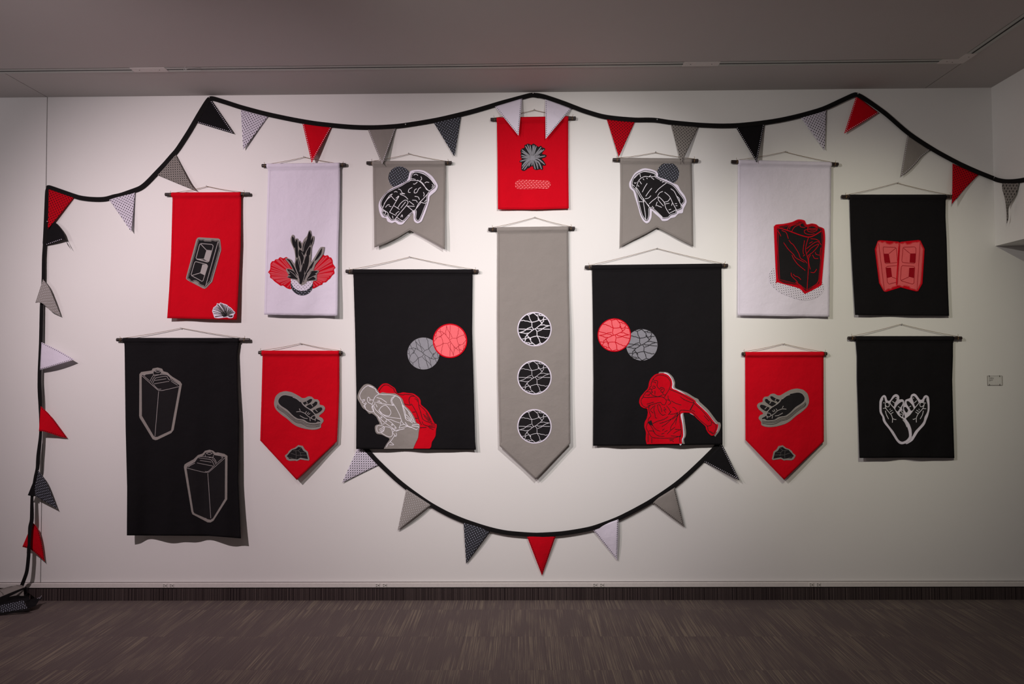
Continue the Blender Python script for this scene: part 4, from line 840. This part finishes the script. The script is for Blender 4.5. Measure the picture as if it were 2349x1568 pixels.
def pennant(parent, A, B, T, mat, label, stitch=None, base=.010, tip=.022, bow=.006, sideA=(), sideB=(), dfun=None, wall=W, seed=0, stitch_to=(.96, .96)):
    """triangle of cloth hanging from the tape: A, B on the tape, T the tip; sideA/sideB = way points of the two free edges"""
    SA = crom([A] + list(sideA) + [T], False, 3); SB = crom([B] + list(sideB) + [T], False, 3)
    n, m = 22, 14
    def depth(s, t, x, y):
        if dfun: return dfun(s, t, x, y)
        return base - .0028 * (1 - t) + (tip - base) * t ** 1.4 + bow * math.sin(math.pi * (.15 + .7 * s) + .7 * math.sin(seed * 2.1)) * math.sin(math.pi * min(1, t * .9 + .05))
    ang = math.atan2(B[1] - A[1], B[0] - A[0]) - math.pi / 4
    uv = lattice(A[0], A[1], ang)
    bm = bmesh.new(); ul = bm.loops.layers.uv.new('UVMap'); rows = []
    # cloth coordinates (undeformed triangle) carry the print
    bl = math.dist(A, B); hh = 1.42 * bl
    for j in range(n + 1):
        t = j / n; a, b = along(SA, t), along(SB, t); row = []
        for i in range(m + 1):
            s = i / m; x, y = a[0] + (b[0] - a[0]) * s, a[1] + (b[1] - a[1]) * s
            v = bm.verts.new(wall(x, y, depth(s, t, x, y))); w = bl * (1 - t); cxm = bl / 2 + (s - .5) * w
            row.append((v, ((cxm * .7071 - hh * t * .7071) / CELL, (cxm * .7071 + hh * t * .7071) / CELL)))
        rows.append(row)
    for r1, r2 in zip(rows, rows[1:]):
        for i in range(m):
            q = [r1[i], r1[i + 1], r2[i + 1], r2[i]]
            try: f = bm.faces.new([v for v, _ in q])
            except ValueError: continue
            for l, (_, u_) in zip(f.loops, q): l[ul].uv = u_
    bmesh.ops.remove_doubles(bm, verts=bm.verts, dist=1e-5)
    bmesh.ops.recalc_face_normals(bm, faces=bm.faces[:])
    o = bm_obj('pennant', bm, MAT[mat], parent, smooth=True)
    md = o.modifiers.new('thickness', 'SOLIDIFY'); md.thickness = .0011; md.offset = 0
    o['label'] = label
    if stitch:
        bm = bmesh.new()
        for side, s0 in ((SA, 0), (SB, 1)):
            Ls = sum(math.dist(a, b) for a, b in zip(side, side[1:])); k = int(Ls / 4.3)
            for i in range(k):
                t = (i + .5) / k
                if t > stitch_to[s0]: continue
                a, b = along(SA, t), along(SB, t); w = math.dist(a, b)
                s = min(.5, 2.3 / max(w, .1)); s = s if s0 == 0 else 1 - s
                x, y = a[0] + (b[0] - a[0]) * s, a[1] + (b[1] - a[1]) * s; d = depth(s, t, x, y) + .0014; r = 1.02
                vs = [bm.verts.new(wall(x + r * math.cos(q), y + r * math.sin(q), d)) for q in (.4, 1.45, 2.5, 3.54, 4.6, 5.6)]
                bm.faces.new(vs)
        tag(bm_obj('edge_stitching', bm, MAT[stitch], o), kind='stuff')
    return o
def wpin(px, py, label, wall=W, d=.017, ax=(0, -1, 0)):
    q = wall(px, py, 0); t = thing('pushpin', q, label, 'pin', 'pins holding the bunting')
    bm = bmesh.new(); lathe(bm, q, ax, [(-.004, .0008), (d - .003, .0008), (d - .0025, .0038), (d, .0048), (d + .003, .0042), (d + .0045, .0018)], 12)
    bm_obj('pin_head', bm, MAT['pin'], t, smooth=True)
PRN = dict(rb='red pennant with black print', wb='white pennant with black print', gb='grey pennant with black print', gw='grey pennant with white print',
           bw='black pennant with white print', red='plain red pennant', black='plain black pennant', grey='plain grey pennant', white='plain white pennant')

# ---- left garland: from the heap on the floor up the wall joint and over to the middle
g1 = thing('bunting_garland', W(109, 430, .01), 'bunting garland rising from the floor along the left wall joint to the middle peak', 'bunting')
def dleft(x, y):
    if x > 112 or y < 436: return .0095
    t = min(1, (y - 436) / 900); return .0095 + .075 * t ** 1.25 - .018 * max(0, min(1, (y - 1326) / 14))
up = [(44, 1352), (49, 1344), (51.7, 1338), (61.3, 1310.6), (65.4, 1276), (66.1, 1259), (68.9, 1210.7), (73, 1190), (73.4, 1141.8), (76, 1120), (81, 1093.6), (86, 1073), (88, 1045), (93, 993.7), (92.3, 928), (90.3, 880), (90.8, 846),
      (93.4, 786), (95, 719), (95.5, 702), (99.4, 642), (100.4, 591), (103.6, 543), (105.8, 495.6), (107.7, 448), (109, 436), (111.5, 430.5)]
over = [(107.5, 431), (112, 429.5), (128.9, 435), (151.8, 443), (180.6, 452.5), (203.5, 456), (226.5, 457), (243.7, 455.5), (260, 451), (278.3, 446.8), (308.9, 436), (321, 431), (331, 424), (342.7, 413), (357.9, 397), (375.7, 378.4),
        (393.6, 357.9), (407.5, 341.5), (432.6, 303), (456.4, 262.3), (474, 234), (481, 226.5), (490, 226.2), (520.4, 235.5), (551.6, 245.5), (591.8, 256.5), (627.5, 265), (680, 275.7), (732, 284), (800, 290.6), (850, 292.2), (892.9, 290.5),
        (931.2, 286.6), (1003.5, 274.5), (1071.7, 258.5), (1110, 247.8), (1148.3, 236.4), (1186.5, 226), (1216, 218.2), (1226, 217.8), (1236, 220)]
tape(g1, up, lambda x, y: dleft(x, y) - .001, width=lambda x, y: TW * (.95 if y < 560 else .80 if y < 880 else (.76 + .14 * math.sin(y / 23)) if y < 1250 else .82))
tape(g1, over, lambda x, y: .0095)
def curl(b0, amp, tipd, sgn=1):
    return lambda s, t, x, y: b0 + amp * math.sin(math.pi * min(1, t * 1.05)) ** .8 + (tipd - b0) * t
pennant(g1, (111.9, 433.5), (169.1, 453.6), (109.9, 524.8), 'p_rb', PRN['rb'], base=.013, tip=.030)
pennant(g1, (106, 505), (105.5, 563), (163.3, 572.4), 'black', PRN['black'], 'white', sideA=[(123.7, 507.6), (135, 519), (146, 535), (151, 550)], sideB=[(125, 556), (147, 549), (151.5, 551.5), (155, 561)],
        dfun=lambda s, t, x, y: .012 + .020 * math.sin(math.pi * t) + .012 * t + .035 * max(0, t - .6), stitch_to=(.12, .5))
pennant(g1, (98.7, 640), (81.1, 694.3), (140, 725.2), 'p_gw', PRN['gw'], sideA=[(111.7, 657.5), (122.4, 682)], sideB=[(88, 693.5), (95, 694.5), (102.5, 699.6), (116.3, 712.6)],
        dfun=lambda s, t, x, y: .034 + .026 * s * (1 - t) + .010 * math.sin(math.pi * t) - .014 * t)
pennant(g1, (95.2, 784.5), (91.8, 848.5), (170.6, 824.3), 'white', PRN['white'], 'black', sideA=[(130, 801)], sideB=[(112, 842.5), (140, 833.5)],
        dfun=lambda s, t, x, y: .040 + .018 * math.sin(math.pi * t) * s + .012 * t ** 2)
pennant(g1, (93.5, 931.2), (89.3, 988.5), (154.5, 1004.1), 'red', PRN['red'], 'black', sideA=[(112.2, 948.6), (129.6, 971)], sideB=[(100, 989), (120, 995), (138, 1001)],
        dfun=lambda s, t, x, y: .060 + .030 * s * (1 - t) * math.sin(math.pi * min(1, .25 + t)) - .045 * t)
pennant(g1, (87.3, 1078.1), (72, 1136.5), (131.6, 1166.4), 'p_bw', PRN['bw'], sideA=[(101, 1096.7), (112.2, 1119.2)], sideB=[(82.3, 1137.8), (99.8, 1147.8)],
        dfun=lambda s, t, x, y: .062 + .006 * s - .035 * t)
pennant(g1, (87, 1078), (63.7, 1135.3), (79, 1138), 'black', 'turned-back plain side of the black printed pennant', sideA=[(80, 1110)], sideB=[(71, 1137)],
        dfun=lambda s, t, x, y: .068 + .008 * s)
pennant(g1, (74.9, 1197.6), (51.2, 1253.6), (102.8, 1287.2), 'red', PRN['red'], 'black', sideA=[(86.1, 1211.3), (94.8, 1241.1)], sideB=[(60, 1256), (68.6, 1258.6), (82.3, 1268.5)],
        dfun=lambda s, t, x, y: .052 + .006 * s - .030 * t)
pennant(g1, (249.9, 457.1), (310.4, 436.8), (301.2, 531.7), 'p_wb', PRN['wb'], base=.0125, tip=.036, seed=1)
pennant(g1, (361, 401.6), (403.4, 354.3), (448.9, 436.4), 'p_gb', PRN['gb'], base=.0125, tip=.036, sideA=[(410, 421.5)], sideB=[(420, 389), (436, 420)], seed=2)
pennant(g1, (451.6, 281.4), (484.6, 229.2), (536.9, 306.9), 'black', PRN['black'], 'white', tip=.016, seed=3)
pennant(g1, (552.1, 250.6), (615, 267.1), (557.9, 343), 'p_wb', PRN['wb'], tip=.024, seed=4)
pennant(g1, (693.6, 282.6), (760.9, 291.2), (714.9, 373.2), 'red', PRN['red'], 'white', tip=.046, seed=5)
pennant(g1, (842.6, 294.9), (909, 292.4), (876.7, 379.2), 'grey', PRN['grey'], 'white', tip=.056, seed=6)
pennant(g1, (994.2, 280.1), (1058, 265.6), (1042.2, 358.8), 'p_bw', PRN['bw'], tip=.022, seed=7)
pennant(g1, (1134.9, 244), (1198, 224.9), (1189.4, 311), 'white', PRN['white'], 'black', dfun=lambda s, t, x, y: .010 + .043 * min(1, t / .38) ** .9 + .012 * max(0, t - .5))

# ---- right garland
g2 = thing('bunting_garland', W(1234, 216, .012), 'bunting garland from the middle peak along the top right and round the corner', 'bunting')
right = [(1229, 218), (1236, 218.8), (1253.5, 223), (1291.8, 236), (1320.5, 247), (1340, 254.3), (1380, 266.2), (1414, 271.3), (1456.6, 274.6), (1485, 274.6), (1506, 275.6), (1541.8, 280.8), (1601.4, 286.2), (1652.5, 288.3), (1695, 287.1), (1746.1, 281.8),
         (1790, 275), (1836, 264.7), (1887, 249.8), (1934.8, 228.3), (1957, 218.2), (1965.5, 217.3), (1982.7, 226), (2030.5, 260), (2084.7, 306), (2142.1, 343.6), (2196.3, 373.1), (2237.8, 392.2), (2273, 406.5), (2279.4, 408.9)]
tape(g2, right, lambda x, y: .0155 - .003 * max(0, min(1, (x - 1300) / 60)))
tape(g2, [(2279.9, 409.4), (2284, 411.3), (2291.9, 413.6), (2307.2, 416), (2327.1, 415.5), (2349, 412.3), (2375, 404), (2400, 394)], lambda x, y: .010, wall=WR, name='tape')
pennant(g2, (1250.6, 224.9), (1310.9, 248.8), (1251.6, 318.6), 'white', PRN['white'], 'black', dfun=lambda s, t, x, y: .012 + .042 * min(1, t / .38) ** .9 + .012 * max(0, t - .5))
pennant(g2, (1391.6, 272.6), (1457, 278.6), (1419.5, 359.8), 'p_rb', PRN['rb'], base=.012, tip=.030, seed=10)
pennant(g2, (1538.4, 283.7), (1602.2, 290.9), (1562.5, 373.5), 'p_gb', PRN['gb'], base=.012, tip=.056, seed=11)
pennant(g2, (1687.9, 292.2), (1753.8, 284.9), (1735.9, 372.9), 'black', PRN['black'], 'white', base=.012, tip=.054, seed=12)
pennant(g2, (1835.3, 267.2), (1895.9, 248.7), (1891.8, 344.4), 'p_wb', PRN['wb'], base=.012, tip=.016, seed=13)
pennant(g2, (1964.5, 219.4), (2016.1, 258.9), (1936.4, 306.1), 'red', PRN['red'], 'white', base=.012, tip=.022, seed=14)
pennant(g2, (2081.5, 308.5), (2134.1, 343.5), (2065.6, 405), 'grey', PRN['grey'], 'white', base=.012, tip=.024, sideB=[(2114, 360), (2103, 373), (2084, 392)], seed=15)
pennant(g2, (2185.1, 374.5), (2245.1, 400.5), (2183.4, 468.1), 'p_rb', PRN['rb'], base=.012, tip=.048, sideA=[(2184.7, 430)], sideB=[(2215, 431)], seed=16)
pennant(g2, (2299.2, 419), (2337.8, 418.5), (2309, 513.2), 'p_gb', PRN['gb'], wall=WR, sideA=[(2298.8, 431), (2305.7, 459.6), (2309, 487), (2309.2, 502)], sideB=[(2330.2, 446), (2318, 467), (2313.4, 480), (2313.3, 502)],
        dfun=lambda s, t, x, y: .010 + .03 * math.sin(math.pi * t) * (1 - s) + .02 * t)

# ---- lower garland, an arc between the two large black banners
g3 = thing('bunting_garland', W(1225, 1226, .012), 'bunting hanging in a deep arc below the centre, between the two large black banners', 'bunting')
arc = [(829, 1016), (841.7, 1031.3), (865.1, 1057.5), (907.7, 1097.8), (941.8, 1125), (984.3, 1154.5), (1024.8, 1177), (1067.4, 1195), (1120.6, 1212.2), (1163.1, 1221.3), (1216.4, 1225.8), (1244.3, 1225.8), (1288.6, 1223), (1332.8, 1216.3), (1366, 1208.5),
       (1421.4, 1187.4), (1487.8, 1152.4), (1543.1, 1115.6), (1576.3, 1088.6), (1609.6, 1057.5), (1638.3, 1028.8), (1650, 1014)]
def darc(x, y): return .004 + .018 * max(0, math.sin(math.pi * (x - 829) / 821)) ** .7
tape(g3, arc, darc)
pennant(g3, (823, 1021), (869, 1066.2), (784.8, 1106.5), 'p_wb', PRN['wb'], base=.009, tip=.012, bow=.007, seed=1)
pennant(g3, (932.2, 1121.5), (988.6, 1158), (912.4, 1216), 'p_gw', PRN['gw'], base=.020, tip=.014, bow=.014, seed=2)
pennant(g3, (1063.1, 1196), (1127, 1214.4), (1069.5, 1292), 'p_bw', PRN['bw'], base=.022, tip=.010, bow=.012, seed=3)
pennant(g3, (1208.3, 1228.3), (1274.9, 1228.3), (1243.4, 1319.7), 'red', PRN['red'], 'black', base=.024, tip=.010, bow=.010, seed=4)
pennant(g3, (1357.6, 1211.5), (1418.7, 1190.5), (1415.8, 1284.5), 'white', PRN['white'], 'black', base=.023, tip=.012, bow=.010, seed=5)
pennant(g3, (1494.4, 1151), (1548, 1117.5), (1570.2, 1208.5), 'grey', PRN['grey'], 'black', base=.018, tip=.016, bow=.012, seed=6)
pennant(g3, (1612.9, 1058), (1656.5, 1018), (1696.6, 1101.4), 'black', PRN['black'], 'white', base=.010, tip=.040, bow=.006, seed=7)

for px, py, l in ((109, 428, 'steel pin at the upper left corner of the bunting, on the wall joint'), (482.4, 225, 'steel pin at the left peak of the bunting, right under the ceiling'), (931.2, 286.6, 'steel pin in the low left swag of the bunting between grey and black pennants'),
                  (1223, 216, 'steel pin at the middle peak of the bunting above the small red banner'), (1506.4, 276, 'steel pin in the bunting above the right grey swallowtail banner'), (1965.1, 217, 'steel pin at the right peak of the bunting above the red pennant'), (2277, 408.5, 'steel pin holding the bunting in the corner of the header wall')):
    wpin(px, py, l, d=.0155 if px < 1220 else .0205)

# ---- the end of the left garland, folded on the floor
def flat(parent, pts, dep, mat, name, label=None, closed_smooth=False):
    """sheet with its own depth per outline vertex: pts = (px,py,metres from the wall)"""
    bm = bmesh.new(); vs = [bm.verts.new(W(x, y, d)) for x, y, d in pts]
    uvl = bm.loops.layers.uv.new('UVMap')
    for t in tessellate_polygon([[Vector((x, y, 0)) for x, y, d in pts]]):
        f = bm.faces.new([vs[i] for i in t])
        for l, i in zip(f.loops, t): l[uvl].uv = ((pts[i][0] * .78 - pts[i][1] * .62 * 1.6) / 6.6, (pts[i][0] * .62 + pts[i][1] * .78 * 1.6) / 6.6)
    bmesh.ops.recalc_face_normals(bm, faces=bm.faces[:])
    o = bm_obj(name, bm, MAT[mat], parent); md = o.modifiers.new('t', 'SOLIDIFY'); md.thickness = .002; md.offset = 0
    if label: o['label'] = label
    return o
def band(parent, pts, w, mat='tape', name='tape'):
    """strip of tape through (px,py,depth) points, standing on edge"""
    bm = bmesh.new(); q = [W(x, y, d) for x, y, d in pts]; A = []; B = []
    for i, p in enumerate(q):
        ww = (w[i] if isinstance(w, list) else w) * MPP / 2
        A.append(bm.verts.new(p + Vector((0, -.006 * (i % 2), ww)))); B.append(bm.verts.new(p - Vector((0, .012, ww))))
    for i in range(len(q) - 1): bm.faces.new((A[i], A[i + 1], B[i + 1], B[i]))
    o = bm_obj(name, bm, MAT[mat], parent); md = o.modifiers.new('t', 'SOLIDIFY'); md.thickness = .003; md.offset = 0
    return o
gp = flat(g1, [(-60, 1368, .16), (-30, 1362, .13), (0, 1351, .10), (18, 1345, .085), (42, 1341, .075), (50, 1342, .075), (58, 1346, .085), (48, 1351, .11), (36, 1354, .125), (19, 1361, .15), (0, 1369, .17), (-30, 1380, .2), (-60, 1390, .22)], 0, 'grey', 'pennant', 'grey pennant with black stitching folded on the floor')
bm = bmesh.new()
for pth in (((0, 1352.5), (10, 1349.5), (20, 1346.5), (27, 1344.3)), ((38, 1341.8), (44, 1342.6), (52, 1345.2)), ((0, 1355), (3, 1357.5), (6, 1360), (7, 1363.5))):
    for x, y in dense(list(pth), False, 3.6): bm.faces.new([bm.verts.new(W(x + .9 * math.cos(q), y + .7 * math.sin(q), .083 + max(0, y - 1341) * .0034)) for q in (.5, 1.6, 2.7, 3.8, 4.9, 5.9)])
tag(bm_obj('edge_stitching', bm, MAT['black'], gp), kind='stuff')
flat(g1, [(0, 1375, .14), (16, 1370, .13), (37, 1360, .12), (54, 1352, .11), (55, 1368, .13), (40, 1370, .14), (20, 1373, .15)], 0, 'grey', 'pennant', 'grey pennant hanging inside the fold on the floor')
band(g1, [(-60, 1396, .24), (-30, 1386, .225), (0, 1373, .20), (20, 1364.5, .18), (38, 1356.5, .15), (52, 1350, .12), (60, 1347, .10)], [11, 11, 8, 7, 6, 4.5, 3])
band(g1, [(58, 1346.5, .09), (63, 1349, .095), (65.5, 1353, .10), (65, 1358, .105), (62, 1362, .11), (57, 1365, .115), (48, 1366, .12)], [3, 5, 6, 5, 2, 1.6, 1.4])
band(g1, [(-60, 1388, .26), (-20, 1381, .25), (0, 1377, .24), (20, 1372.5, .22), (38, 1369.5, .19), (50, 1369, .17), (66, 1369.5, .15)], [10, 10, 9, 9, 9, 7, 8])
flat(g1, [(-60, 1398, .27), (0, 1381, .24), (36, 1372, .20), (48, 1369, .19), (66, 1369, .17), (67.5, 1374.5, .19), (66, 1380, .21), (64, 1394, .27), (57, 1379, .24), (46, 1377, .23), (20, 1383, .25), (0, 1389, .27), (-60, 1404, .31)], 0, 'black', 'tape_fold', 'black folded cloth of the bunting heap')
flat(g1, [(64.5, 1376, .19), (72, 1373.5, .17), (81, 1371, .14), (88, 1372.5, .13), (92, 1369.5, .12), (96, 1364.5, .11), (96, 1372, .12), (90, 1375, .14), (86, 1382, .18), (82.5, 1388, .23), (74, 1391.5, .25), (64, 1394.5, .27), (60, 1386, .25)], 0, 'black', 'pennant', 'plain black pennant with white stitching at its tip, on the floor')
bm = bmesh.new()
for x, y in ((95, 1366), (93.5, 1368.2), (92.5, 1370.5), (89.5, 1369.6), (90, 1371.8), (86, 1371.6)):
    bm.faces.new([bm.verts.new(W(x + .9 * math.cos(q), y + .8 * math.sin(q), .142)) for q in (.5, 1.6, 2.7, 3.8, 4.9, 5.9)])
tag(bm_obj('edge_stitching', bm, MAT['white'], g1), kind='stuff')
flat(g1, [(-60, 1404, .30), (0, 1388, .275), (20, 1383.5, .262), (48, 1377.5, .245), (54, 1376.8, .243), (63.5, 1395.5, .290), (30, 1400, .30), (0, 1405.5, .315), (-60, 1416, .34)], 0, 'p_bw', 'pennant', 'black pennant with white print lying on the floor')
band(g1, [(-60, 1419, .345), (-20, 1411, .33), (0, 1407.3, .322), (30, 1402.2, .31), (55, 1398.2, .298), (70, 1396.5, .29)], [6, 6, 4.6, 4.2, 3.6, 3.4])

# ---- wall label
lx, ly = 2281.3, 872
t = thing('wall_label', W(lx, ly, 0), 'small clear-framed caption card with tiny black text on the wall at the far right', 'label')
lb = thing
bm = bmesh.new(); a = W(2265, 883, 0); b = W(2297.5, 861.5, 0)
box(bm, (a.x, -.0035, a.z), (b.x, -.0005, b.z)); bmesh.ops.bevel(bm, geom=bm.edges[:], offset=.0006, segments=1, affect='EDGES')
bm_obj('card', bm, plain('caption_card_white', (.66, .65, .63), .5), t)
bm = bmesh.new(); e = .0014
for p, q in (((a.x - e, a.z - e), (b.x + e, a.z)), ((a.x - e, b.z), (b.x + e, b.z + e)), ((a.x - e, a.z), (a.x, b.z)), ((b.x, a.z), (b.x + e, b.z))):
    box(bm, (p[0], -.0045, p[1]), (q[0], -.0004, q[1]))
bm_obj('frame', bm, plain('caption_frame_grey', (.22, .20, .19), .5), t)
for px, sy in ((2268.3, 862.3), (2292, 862.3), (2268.6, 881.8), (2292.4, 881.8)):
    q = W(px, sy, 0); bm = bmesh.new(); box(bm, (q.x - .0012, -.007, q.z - .0055), (q.x + .0012, -.0006, q.z + .0055)); bm_obj('clip', bm, plain('clip_dark', (.07, .06, .055), .5) if 'clip_dark' not in bpy.data.materials else bpy.data.materials['clip_dark'], t)
bm = bmesh.new(); rnd = random.Random(3)
for ty, x1, hgt in ((866.1, 2278, 1.7), (868.2, 2279, 1.0), (870.3, 2275.8, 1.0), (872.3, 2276.2, 1.0), (874.4, 2270.8, 1.0)):
    x = 2268.2
    while x < x1:
        w = rnd.uniform(.35, .6); q = W(x, ty, 0); box(bm, (q.x, -.0040, q.z - hgt * .0015 * rnd.uniform(.7, 1)), (q.x + w * MPP, -.0034, q.z + hgt * .0015 * rnd.uniform(.6, 1))); x += w + rnd.choice((.25, .25, .3, .9))
tag(bm_obj('caption_text', bm, MAT['ink'], t), kind='stuff')
